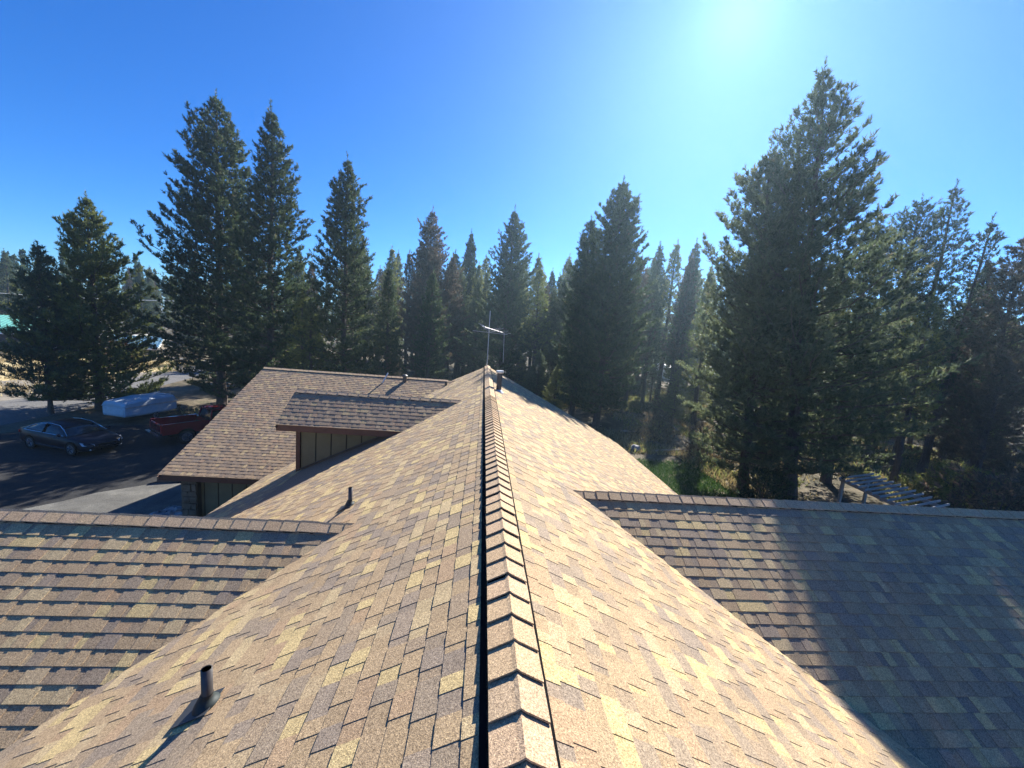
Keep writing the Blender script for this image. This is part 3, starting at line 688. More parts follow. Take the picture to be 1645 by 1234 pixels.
# --- the prominent ones
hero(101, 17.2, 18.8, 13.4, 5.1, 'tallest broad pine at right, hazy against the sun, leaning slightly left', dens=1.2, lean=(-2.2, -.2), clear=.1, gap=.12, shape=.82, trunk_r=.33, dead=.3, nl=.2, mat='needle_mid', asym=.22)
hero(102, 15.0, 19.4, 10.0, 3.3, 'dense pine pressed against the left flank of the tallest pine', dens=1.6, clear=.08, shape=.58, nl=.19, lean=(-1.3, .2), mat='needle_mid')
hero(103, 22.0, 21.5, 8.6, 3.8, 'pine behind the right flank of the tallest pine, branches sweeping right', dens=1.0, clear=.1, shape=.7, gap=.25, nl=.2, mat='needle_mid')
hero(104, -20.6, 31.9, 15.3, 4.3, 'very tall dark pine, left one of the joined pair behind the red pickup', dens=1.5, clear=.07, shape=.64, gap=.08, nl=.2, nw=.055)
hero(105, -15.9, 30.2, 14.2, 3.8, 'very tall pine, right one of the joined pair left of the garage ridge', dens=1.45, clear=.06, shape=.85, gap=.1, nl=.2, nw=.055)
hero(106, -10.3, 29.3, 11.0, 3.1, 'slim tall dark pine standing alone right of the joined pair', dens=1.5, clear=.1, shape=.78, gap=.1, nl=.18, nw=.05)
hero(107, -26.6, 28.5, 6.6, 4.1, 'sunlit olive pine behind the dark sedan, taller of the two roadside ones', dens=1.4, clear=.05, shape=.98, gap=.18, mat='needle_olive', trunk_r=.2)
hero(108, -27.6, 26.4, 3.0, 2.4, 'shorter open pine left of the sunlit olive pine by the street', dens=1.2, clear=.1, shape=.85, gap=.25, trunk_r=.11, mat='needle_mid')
hero(109, -7.4, 50, 14.2, 5.0, 'brownish grey broad pine left of centre behind the garage roof', dens=1.3, clear=.08, shape=.8, mat='needle_brown', nl=.2, nw=.06)
hero(110, 2.6, 48, 14.7, 4.6, 'dense dark pine directly behind the antenna', dens=1.4, clear=.08, shape=.8, gap=.08, nl=.2, nw=.06)
hero(111, 10.2, 31.8, 12.5, 3.9, 'dark broad pine right of centre, close to the roof corner', dens=1.6, clear=.08, shape=.62, gap=.06, nl=.2, nw=.055)
hero(112, 8.9, 35.5, 10.4, 2.4, 'dark pine with two peaks touching the left side of the broad centre right pine', dens=1.5, clear=.08, shape=.6, gap=.08, nl=.2, nw=.05)
hero(113, -2.9, 60, 14.2, 2.0, 'thin narrow pine top rising left of the antenna', dens=1.3, clear=.2, shape=.7, gap=.15, nl=.22, nw=.07)
hero(114, 31.0, 27.2, 12.2, 2.7, 'open crowned pine right of the tallest pine, rounded top', dens=1.1, clear=.35, shape=.45, gap=.25, nl=.18)
hero(115, 32.6, 26.5, 13.2, 2.5, 'spindly pine with a sharp bare top near the right edge', dens=.85, clear=.3, shape=.75, gap=.35, nl=.2)
hero(116, 31.9, 24.2, 10.2, 2.0, 'thin leaning pine second from the right edge', dens=.8, clear=.35, shape=.7, gap=.4, lean=(1.0, 0), nl=.2)
hero(117, 33.0, 22.3, 8.6, 3.2, 'brownish pine cut by the right edge of the view', dens=1.1, clear=.1, shape=.55, gap=.25, mat='needle_brown', nl=.2)
# --- shared types for the wood
TY = [make_pine(201, 18, 2.7, shape=.92, clear=.18, dens=1.0, nl=.22, nw=.065, nper=8, gap=.15), make_pine(202, 17, 2.3, clear=.25, dens=.95, nl=.22, nw=.065, nper=8, gap=.2, shape=1.0),
      make_pine(203, 19, 3.2, shape=.9, clear=.12, dens=1.1, nl=.22, nw=.07, nper=8, gap=.1), make_pine(204, 16, 1.9, clear=.35, dens=.8, nl=.22, nw=.065, nper=8, gap=.3, shape=1.0),
      make_pine(205, 18, 2.9, shape=.9, clear=.2, dens=.95, nl=.22, nw=.07, nper=8, gap=.22, dead=.3), make_pine(206, 15, 1.9, clear=.3, dens=.8, nl=.2, nw=.06, nper=8, gap=.3, shape=.8)]
TH = [18, 17, 19, 16, 18, 15]
TW = [('green', 'needle_mid'), ('olive', 'needle_olive'), ('browned', 'needle_brown')]
named = [  # x, y, top z, type, material, label
    (-7.6, 31.0, 4.2, 0, 'needle', 'lower green pine right behind the garage ridge, beside the slim dark pine'),
    (-4.6, 33.5, 4.6, 4, 'needle', 'mid height green pine behind the garage ridge, below the brownish grey broad pine'),
    (-13.1, 29.0, 1.8, 5, 'needle_olive', 'short pine between the joined pair and the slim dark pine'),
    (-13.9, 58, 10.4, 0, 'needle_olive', 'pale olive pine in the gap right of the slim dark pine'),
    (6.9, 55, 11.0, 3, 'needle_olive', 'narrow pale pine right of the pine behind the antenna'),
    (21.9, 50, 12.6, 1, 'needle', 'first slender sharp pine right of the broad centre right pine'),
    (24.6, 51, 13.4, 3, 'needle_olive', 'second slender pine, middle of the three left of the tallest pine'),
    (25.6, 48, 12.8, 1, 'needle', 'third slender pine, nearest the left flank of the tallest pine'),
    (16.6, 42, 9.0, 0, 'needle_brown', 'brownish pine behind the right side of the broad centre right pine'),
    (-4.6, 51, 9.2, 4, 'needle_brown', 'reddish brown pine right beside the brownish grey broad pine'),
    (29.0, 40.5, 11.5, 2, 'needle', 'full pine seen through the left skirts of the tallest pine'),
    (-62, 75, 7.4, 1, 'needle', 'distant thin pine in the gap left of the joined pair'),
    (-34, 60, 3.5, 5, 'needle_olive', 'low bright pine beyond the street left of the joined pair'),
    (-12.0, 27.8, .9, 5, 'needle_olive', 'yellow green young pine at the foot of the joined pair'),
    (10.2, 62, 10.2, 1, 'needle', 'slender pine left of the two peaked pine'),
    (38, 27.6, 8.3, 2, 'needle', 'dark pine behind the brownish pine at the right edge'),
    (27.2, 22.0, 4.6, 5, 'needle_olive', 'light green young pine behind the pergola'),
    (29.5, 19.6, 1.2, 5, 'needle_brown', 'low brown bushy pine right of the pergola'),
]
occupied = [(17.2, 18.8), (15.7, 20), (22, 21.5), (-20.6, 31.9), (-15.9, 30.2), (-10.3, 29.3), (-13.1, 29), (-7.6, 31), (-4.6, 33.5), (10.4, 31.8), (8.9, 35.5), (31, 27), (32.6, 26.5), (31.9, 24.2), (33, 22.3), (2.6, 48), (-7.4, 50)]
for (x, y, top, ty, mt, lb) in named:
    s = (top - G) / TH[ty]; put_tree(TY[ty], base(x, y), rnd.random() * 6.28, s, lb, mat=mt, sxy=max(s, .75) if top < 3 else s * 1.05); occupied.append((x, y))
# --- the wood behind: anonymous trees
def wood(count, xy, tanmax, hmin, seed, labels, grp, mind=2.4, types=range(6)):
    r = random.Random(seed); n = 0; tries = 0
    while n < count and tries < 6000:
        tries += 1; x, y = xy(r)
        if any((x - a) ** 2 + (y - b) ** 2 < mind ** 2 for a, b in occupied): continue
        if -11.5 < x < 14.5 and y < 26: continue
        d = math.hypot(x, y); top = r.uniform(.62, 1.0) * tanmax(x, y) * y
        h = top - G
        if h < hmin: continue
        h = min(h, 24)
        ty = r.choice(list(types)); k = r.choices((0, 1, 2), (5, 3, 2))[0]; s = h / TH[ty]
        tilt = (r.uniform(-.03, .03), r.uniform(-.03, .03))
        put_tree(TY[ty], base(x, y), r.random() * 6.28, s, labels[k], grp, mat=TW[k][1], sxy=s * r.uniform(.9, 1.25), tilt=tilt); occupied.append((x, y)); n += 1
def labs(where): return [k + ' pine in the wood ' + where + ', crown merging with its neighbours' for k in ('green', 'olive', 'browned')]
wood(46, lambda r: (r.uniform(-24, 16), r.uniform(44, 88)), lambda x, y: .195, 9, 1, labs('behind the garage'), 'pines in the wood behind the garage and ridge')
wood(44, lambda r: (r.uniform(11, 60), r.uniform(34, 85)), lambda x, y: .235, 9, 2, labs('right of the antenna'), 'pines in the wood right of the antenna')
wood(20, lambda r: (r.uniform(30, 75), r.uniform(20, 50)), lambda x, y: .24, 8, 4, labs('at the right edge'), 'pines in the wood at the right edge')
r_ = random.Random(88); ny = 0
while ny < 54:
    x = r_.uniform(-26, 58); y = r_.uniform(30, 66)
    if (x < -10 and y < 36) or any((x - a) ** 2 + (y - b) ** 2 < 1.8 ** 2 for a, b in occupied): continue
    if x > 14 and y < 26 + (x - 14) * .1: continue
    ty = r_.choice((0, 2, 4, 5)); h = r_.uniform(2.6, 6.5); sq = h / TH[ty]; k = r_.choices((0, 1, 2), (5, 3, 2))[0]
    put_tree(TY[ty], (x, y, gz(x, y) - .25 * h * .3), r_.random() * 6.28, sq, ('green', 'olive', 'brown tinged')[k] + ' sapling pine in the understorey of the wood', 'sapling pines in the understorey', mat=TW[k][1], sxy=sq * 1.9); occupied.append((x, y)); ny += 1
LF = ['far green pine beyond the street and meadow', 'far olive pine beyond the street and meadow', 'far browned pine beyond the street and meadow']
wood(46, lambda r: (r.uniform(-150, -38), r.uniform(64, 112)), lambda x, y: .085, 9, 3, LF, 'far pines beyond the street', 3.2)
wood(9, lambda r: (r.uniform(-96, -84), r.uniform(66, 80)), lambda x, y: .105, 9, 31, LF, 'far pines beyond the street', 3.0)

# far-off wood that reads as one mass
r = np.random.default_rng(9); Ts = []
for i in range(420):
    ang = r.uniform(-1.15, 1.25); d = r.uniform(115, 190); x = math.sin(ang) * d; y = math.cos(ang) * d
    h = r.uniform(11, 17); w = r.uniform(2, 3.4); n = 150
    t = r.uniform(0, 1, n) ** .8; a = r.uniform(0, 6.283, n); rr_ = w * (1 - t) * r.uniform(.5, 1.1, n)
    P_ = np.stack([x + rr_ * np.cos(a), y + rr_ * np.sin(a), G + 1 + t * h], 1); d1 = unit(r.normal(size=(n, 3))) * .55; d2 = unit(r.normal(size=(n, 3))) * .55
    Ts.append(np.stack([P_ - d1, P_ + d1, P_ + d2 + np.array([0, 0, .5])], 1))
Ts = np.concatenate(Ts); me = tri_mesh('distant_forest', Ts, M['needle'], r.uniform(0, .9, len(Ts)))
o = bpy.data.objects.new('distant_forest', me); col.objects.link(o); tag(o, kind='stuff')

# understory: grass, litter
def blades(name, poly_fn, n, hl, wd, mat, seed, lean_=.5):
    r = np.random.default_rng(seed); P_ = poly_fn(r, n); n = len(P_)
    d = unit(np.stack([r.normal(0, lean_, n), r.normal(0, lean_, n), np.ones(n)], 1)) * (hl * r.uniform(.4, 1.2, n))[:, None]
    w = unit(np.stack([r.normal(size=n), r.normal(size=n), np.zeros(n)], 1)) * wd
    T = np.stack([P_ - w, P_ + w, P_ + d], 1); me = tri_mesh(name, T, M[mat], r.uniform(0, 1, n))
    o = bpy.data.objects.new(name, me); col.objects.link(o); tag(o, kind='stuff')
blades('lawn_grass', lambda r, n: np.stack([r.uniform(8.5, 14.2, n) + r.normal(0, .15, n), r.uniform(13, 23.6, n) + r.normal(0, .3, n), np.full(n, G)], 1), 26000, .16, .02, 'grass', 1)
def clump(r, n, x0, x1, y0, y1, k):
    c = np.stack([r.uniform(x0, x1, k), r.uniform(y0, y1, k)], 1); i = r.integers(0, k, n); s_ = r.uniform(.3, 1.3, k)[i]
    x = c[i, 0] + r.normal(0, 1, n) * s_; y = c[i, 1] + r.normal(0, 1, n) * s_; ok = ~((x > -10) & (x < 14) & (y < 25)) & ~((x < -9) & (x > -35) & (y < 27))
    x = x[ok]; y = y[ok]; return np.stack([x, y, np.array([gz(a, b) for a, b in zip(x, y)])], 1)
blades('forest_undergrowth', lambda r, n: clump(r, n, 10, 50, 16, 70, 230), 60000, .45, .05, 'drygrass', 2, .7)
blades('forest_undergrowth', lambda r, n: clump(r, n, -24, 16, 27, 70, 120), 30000, .45, .05, 'drygrass', 3, .7)
blades('green_undergrowth', lambda r, n: clump(r, n, 12, 50, 18, 60, 120), 36000, .5, .06, 'needle_olive', 4, .8)
blades('meadow_grass', lambda r, n: clump(r, n, -70, -36, 20, 55, 200), 40000, .3, .05, 'drygrass', 5, .6)

# shrubs and young pines
def shrub_mesh(seed, rad, h, n, mat, nl=.19, nw=.05):
    r = np.random.default_rng(seed); ph = r.uniform(0, 6.283, n); t = r.uniform(.05, 1, n); rr_ = rad * np.sqrt(np.clip(1 - (t - .35) ** 2 * 1.6, .05, 1)) * r.uniform(.25, 1, n) ** .6
    bul = 1 + .25 * np.sin(ph * 3 + seed) + .15 * np.sin(ph * 5 + t * 6)
    P0 = np.stack([rr_ * bul * np.cos(ph), rr_ * bul * np.sin(ph), t * h], 1); D = unit(np.stack([np.cos(ph), np.sin(ph), r.uniform(.2, 1.6, n)], 1) + r.normal(0, .3, (n, 3)))
    T = needles(P0, D, r.uniform(.12, .3, n), 8, nl, nw, r); cm = tri_mesh('foliage', T, M[mat], r.uniform(0, 1, len(T)))
    b = MB(); pr = random.Random(seed)
    for _ in range(9):
        a = pr.random() * 6.28; l = pr.uniform(.5, .9); b.tube([(0, 0, 0), (math.cos(a) * rad * .3, math.sin(a) * rad * .3, h * .4), (math.cos(a) * rad * l, math.sin(a) * rad * l, h * pr.uniform(.6, .95))], [.03, .02, .006], 4, False)
    sm = bpy.data.meshes.new('stems'); sm.from_pydata([tuple(v) for v in b.V], [], b.F); sm.materials.append(M['bark']); return sm, cm
S1 = shrub_mesh(1, 1.1, 1.6, 420, 'needle_olive'); S2 = shrub_mesh(2, 1.3, 1.9, 420, 'needle_brown'); S3 = shrub_mesh(3, .9, 1.4, 360, 'needle')
def shrub(meshes, x, y, s, label, group=None, mat=None):
    e = empty('shrub', base(x, y), rnd.random() * 6.28); e.scale = (s, s, s); tag(e, label, 'shrub', group)
    for nm, me in (('stems', meshes[0]), ('foliage', meshes[1])):
        o = bpy.data.objects.new(nm, me); col.objects.link(o); o.parent = e
        if nm == 'foliage' and mat: o.material_slots[0].link = 'OBJECT'; o.material_slots[0].material = M[mat]
shrub(S2, 16.4, 25.2, 1.1, 'brown brush behind the green lawn left of the tallest pine')
shrub(S3, 14.9, 17.8, 1.2, 'dark low shrub at the right end of the green lawn')
shrub(S1, 23.6, 17.6, 1.0, 'olive shrub just beyond the pergola slats')
shrub(S2, 24.4, 15.2, 1.5, 'large tangled brown shrub right of the pergola')
shrub(S1, 27.0, 18.4, 1.4, 'pale yellowish shrub between the pergola and the brown brush')
shrub(S2, 28.5, 15.6, 1.7, 'tall brown brush at the right edge of the view')
shrub(S3, 26.0, 13.6, 1.3, 'dark shrub lowest at the right edge above the wing ridge')
shrub(S1, -46.0, 51.0, 1.6, 'red leaved shrub beside the blue roofed shed', mat='shrub_red')
shrub(S1, -43.2, 50.2, 1.3, 'yellow leaved shrub right of the red leaved shrub', mat='shrub_yellow')
rr2 = random.Random(77)
for i in range(60):
    x = rr2.uniform(14, 52); y = rr2.uniform(26, 60)
    shrub((S1, S2, S3)[i % 3], x, y, rr2.uniform(.5, 1.2), ('olive', 'brown', 'dark green')[i % 3] + ' underbrush on the forest floor behind the house', 'underbrush in the wood')
for i in range(16):
    x = rr2.uniform(-20, 12); y = rr2.uniform(30, 60)
    if y < 32 and x > -12: continue
    shrub((S1, S2, S3)[i % 3], x, y, rr2.uniform(.5, 1.1), ('olive', 'brown', 'dark green')[i % 3] + ' underbrush on the forest floor behind the house', 'underbrush in the wood')

# fallen logs and branches
def log(p, q, r_, label, group=None):
    p = Vector(p); q = Vector(q); e = MB(); n = 5; pr = random.Random(int(abs(p.x * 31 + q.y * 17)))
    pts = [p.lerp(q, i / n) + Vector((0, 0, pr.uniform(-.02, .03))) for i in range(n + 1)]
    e.tube(pts, [r_ * (1 - .5 * i / n) for i in range(n + 1)], 8)
    o = e.build('fallen_log', M['log'], None, True); tag(o, label, 'log', group)
log((17.9, 35.9, G + .9), (17.9, 32.2, G + .12), .09, 'pale fallen pole leaning down between the crooked trunks right of centre')
log((12.6, 25.6, G + .1), (15.4, 26.3, G + .14), .10, 'bleached log lying behind the green lawn')
log((15.9, 17.4, G + .25), (18.0, 16.7, G + .1), .07, 'curved pale branch lying just above the right wing ridge')
rl = random.Random(15)
for i in range(26):
    x = rl.uniform(9, 40); y = rl.uniform(28, 52); a = rl.uniform(0, 3.1); l = rl.uniform(.8, 3.2)
    log((x, y, gz(x, y) + .1), (x + math.cos(a) * l, y + math.sin(a) * l, gz(x, y) + .12), rl.uniform(.03, .09), 'weathered dead branch on the forest floor behind the house', 'dead branches on the forest floor')

# rocks
def rock(x, y, s, label, group, mat=M['rock'], z=None, seed=0, name='rock'):
    pr = random.Random(seed); V = []; F = []; nu, nv = 8, 5
    for j in range(nv + 1):
        th = math.pi * j / nv
        for i in range(nu):
            ph = 2 * math.pi * i / nu; k = s * (1 + pr.uniform(-.22, .22)); V.append((k * math.sin(th) * math.cos(ph), k * .8 * math.sin(th) * math.sin(ph), k * .62 * math.cos(th)))
    for j in range(nv):
        for i in range(nu): F.append((j * nu + i, (j + 1) * nu + i, (j + 1) * nu + (i + 1) % nu, j * nu + (i + 1) % nu))
    o = mesh_obj(name, V, F, mat); o.location = (x, y, (z if z is not None else G) + s * .35); o.rotation_euler = (0, 0, pr.random() * 6); tag(o, label, 'rock', group)
rr3 = random.Random(21); cells = []
for i in range(34):
    a = rr3.uniform(0, 6.28); d = rr3.uniform(0, 1) ** .5
    x = -10.4 + 1.0 * d * math.cos(a); y = 13.3 + 1.5 * d * math.sin(a); rock(x, y, rr3.uniform(.16, .34), 'grey rock in the pile between pale driveway patch and garage corner', 'rocks piled at the garage corner', z=G + (1 - d) * .35, seed=i)
rock(11.4, 25.9, .42, 'round pale rock at the far edge of the green lawn', None, seed=99)
# landscape timbers by the garage
for k, (p, q, lb) in enumerate((((-13.6, 16.9), (-9.9, 18.2), 'low brown landscape timber beside the pale driveway patch, nearer one'), ((-13.3, 17.7), (-9.8, 19.0), 'low brown landscape timber behind the nearer one at the garage'))):
    b = MB(); b.bar((*p, G + .14 + .0 * k), (*q, G + .14), .26, .28); o = b.build('landscape_timber', M['timber']); tag(o, lb, 'timber')

# ------------------------------------------------------------------ pergola
pg = empty('pergola', (20.0, 15.2, G)); tag(pg, 'pale weathered open slatted pergola beyond the right wing roof', 'pergola')
d = Vector((.947, .322, 0)); nn = Vector((-.12, -.993, 0)); c0 = Vector((18.9, 15.3, -5.68))
for i in range(11):
    c = c0 + nn * ((i - 5) * .36); b = MB(); b.bar(c - d * 1.55, c + d * 1.55, .04, .09); part(b, 'slat', M['wood'], pg)
for s_ in (-1, 1):
    c = c0 + d * (1.15 * s_) - Vector((0, 0, .15)); b = MB(); b.bar(c - nn * 2.0, c + nn * 2.0, .06, .16); part(b, 'beam', M['wood'], pg)
    for t in (-1.8, 1.8):
        q = c + nn * t; b = MB(); b.box((q.x, q.y, (G + q.z - .08) / 2), (.11, .11, q.z - .08 - G)); part(b, 'post', M['wood'], pg)

# ------------------------------------------------------------------ far buildings
def gable_house(name, c, L, Wd, hw, hr, rz, wall_m, roof_m, label, trimm=M['white'], cat='house', wins=3, ov=.5):
    """ridge along local x"""
    e = empty(name, (c[0], c[1], G), rz); tag(e, label, cat)
    b = MB(); b.box((0, 0, hw / 2), (L, Wd, hw)); b.add([(-L / 2, -Wd / 2, hw), (-L / 2, Wd / 2, hw), (-L / 2, 0, hr), (L / 2, -Wd / 2, hw), (L / 2, Wd / 2, hw), (L / 2, 0, hr)], [(0, 2, 1), (3, 4, 5), (0, 3, 5, 2), (1, 2, 5, 4)])
    b.build('wall', wall_m, e)
    k = (hr - hw) / (Wd / 2); b = MB()
    for s_ in (-1, 1):
        p0 = (-L / 2 - ov, 0, hr + .05); p1 = (L / 2 + ov, 0, hr + .05); y1 = s_ * (Wd / 2 + ov); z1 = hr + .05 - k * (Wd / 2 + ov)
        V = [p0, p1, (L / 2 + ov, y1, z1), (-L / 2 - ov, y1, z1)]; V += [(x, y, z + .08) for x, y, z in V]
        b.add(V, [(3, 2, 1, 0), (4, 5, 6, 7), (0, 1, 5, 4), (1, 2, 6, 5), (2, 3, 7, 6), (3, 0, 4, 7)])
    ro = b.build('roof', roof_m, e)
    n = int(L / .5)
    sb = MB()
    for i in range(n + 1):
        x = -L / 2 - ov + .1 + i * (L + 2 * ov - .2) / n
        for s_ in (-1, 1): sb.bar((x, s_ * .05, hr + .15), (x, s_ * (Wd / 2 + ov), hr + .15 - k * (Wd / 2 + ov)), .03, .04)
    o = sb.build('standing_seams', roof_m, ro); o['kind'] = 'stuff'
    for s_ in (-1, 1):
        for t in (-1, 1):
            b = MB(); b.bar((t * (L / 2 + ov + .02), 0, hr - .03), (t * (L / 2 + ov + .02), s_ * (Wd / 2 + ov), hr - .03 - k * (Wd / 2 + ov)), .04, .22); b.build('rake_board', trimm, e)
        b = MB(); z1 = hr + .0 - k * (Wd / 2 + ov); b.bar((-L / 2 - ov, s_ * (Wd / 2 + ov + .02), z1), (L / 2 + ov, s_ * (Wd / 2 + ov + .02), z1), .04, .18); b.build('fascia', trimm, e)
        for i in range(wins):
            x = -L / 2 + (i + .5) * L / wins; b = MB(); y = s_ * (Wd / 2 + .02)
            for dx in (-.5, .5): b.bar((x + dx, y, hw * .35), (x + dx, y, hw * .8), .05, .07)
            b.bar((x - .53, y, hw * .35), (x + .53, y, hw * .35), .05, .07); b.bar((x - .53, y, hw * .8), (x + .53, y, hw * .8), .05, .07)
            w = b.build('window', trimm, e); b = MB(); b.box((x, y, hw * .575), (.94, .03, hw * .42)); b.build('pane', M['glass'], w)
    return e
gable_house('shop_building', (-71.5, 59.0), 18, 8, 2.4, 4.25, math.radians(8), M['dkwall'], M['green_roof'], 'low dark building with a pale teal metal roof at the left edge')
gable_house('gabled_house', (-60.2, 64.5), 10, 7.5, 2.6, 4.35, math.radians(98), M['tanwall'], M['road'], 'house with a low white edged gable half hidden behind the roadside pines')
gable_house('shed', (-48.4, 58.0), 5, 4.5, 1.6, 2.9, math.radians(20), M['tanwall'], M['blue_roof'], 'small shed with a light blue roof left of the joined pair of pines', cat='shed', wins=1, ov=.3)
gable_house('outbuilding', (46.5, 88), 9, 6, 2.4, 3.6, math.radians(15), M['white'], M['white'], 'distant white building glimpsed through the trunks right of centre', cat='building')
# utility line
def pole(x, y, label):
    e = empty('utility_pole', (x, y, G)); tag(e, label, 'pole'); b = MB(); b.tube([(0, 0, 0), (0, 0, 8.1)], [.16, .11], 8); b.build('mast', M['bark'], e); b = MB(); b.box((0, 0, 7.7), (1.6, .1, .12)); b.build('crossarm', M['bark'], e)
pole(-24.2, 36.5, 'wooden utility pole hidden in the shade of the joined pines'); pole(-72, 57.2, 'wooden utility pole beyond the teal roofed building')
wp_ = []
for i in range(17):
    t = i / 16; wp_.append((-72 + 47.8 * t, 57.2 - 20.7 * t, -.1 + .75 * t - .35 * (1 - (2 * t - 1) ** 2)))
b = MB(); b.tube(wp_, .032, 5); o = b.build('utility_cable', M['white']); tag(o, 'pale overhead cable crossing in front of the far pines at left', 'cable')

# ------------------------------------------------------------------ vehicles
M['car_paint'] = simple('dark_blue_paint', (.005, .007, .016), .35, var=.1, spec=.2, coat=0)
M['red_paint'] = simple('red_paint', (.26, .012, .016), .25, var=.1, spec=.5, coat=.8)
M['tyre'] = simple('tyre_rubber', (.02, .02, .02), .8)
M['rim'] = simple('alloy_rim', (.25, .25, .27), .4, metal=.8)
M['chrome'] = simple('chrome', (.75, .75, .77), .15, metal=1.0, var=.05)
M['lamp'] = simple('headlight_lens', (.55, .58, .6), .12, spec=.8)
M['redlamp'] = simple('tail_light', (.35, .02, .02), .2)
M['canvas'] = simple('pale_cover', (.50, .56, .60), .6, var=.1, scale=3)
M['cover_lo'] = simple('pale_body', (.62, .66, .68), .45, var=.08)
def loft(secs, closed=True, caps=True):
    """secs: list of equal-length point lists"""
    b = MB(); n = len(secs[0]); V = [p for s in secs for p in s]; F = []
    for i in range(len(secs) - 1):
        for k in range(n if closed else n - 1):
            F.append((i * n + k, i * n + (k + 1) % n, (i + 1) * n + (k + 1) % n, (i + 1) * n + k))
    if caps: F.append(tuple(range(n))[::-1]); F.append(tuple((len(secs) - 1) * n + k for k in range(n)))
    b.add(V, F); return b
def wheel(root, x, y, r_, side, rimm=None, w=.22):
    b = MB(); b.tube([(x, y - w / 2, r_), (x, y - w / 2 + .03, r_), (x, y + w / 2 - .03, r_), (x, y + w / 2, r_)], [r_ * .9, r_, r_, r_ * .9], 24); t = b.build('wheel', M['tyre'], root, False)
    yo = y + side * (w / 2 + .004); b = MB(); b.tube([(x, yo - side * .03, r_), (x, yo, r_)], [r_ * .68, r_ * .66], 20)
    b.build('rim', rimm or M['rim'], t)
    b = MB()
    for k in range(5):
        a = k * 1.2566 + .3; b.bar((x, yo + side * .012, r_), (x + math.cos(a) * r_ * .6, yo + side * .012, r_ + math.sin(a) * r_ * .6), .03, .045)
    b.build('spokes', M['chrome'], t)
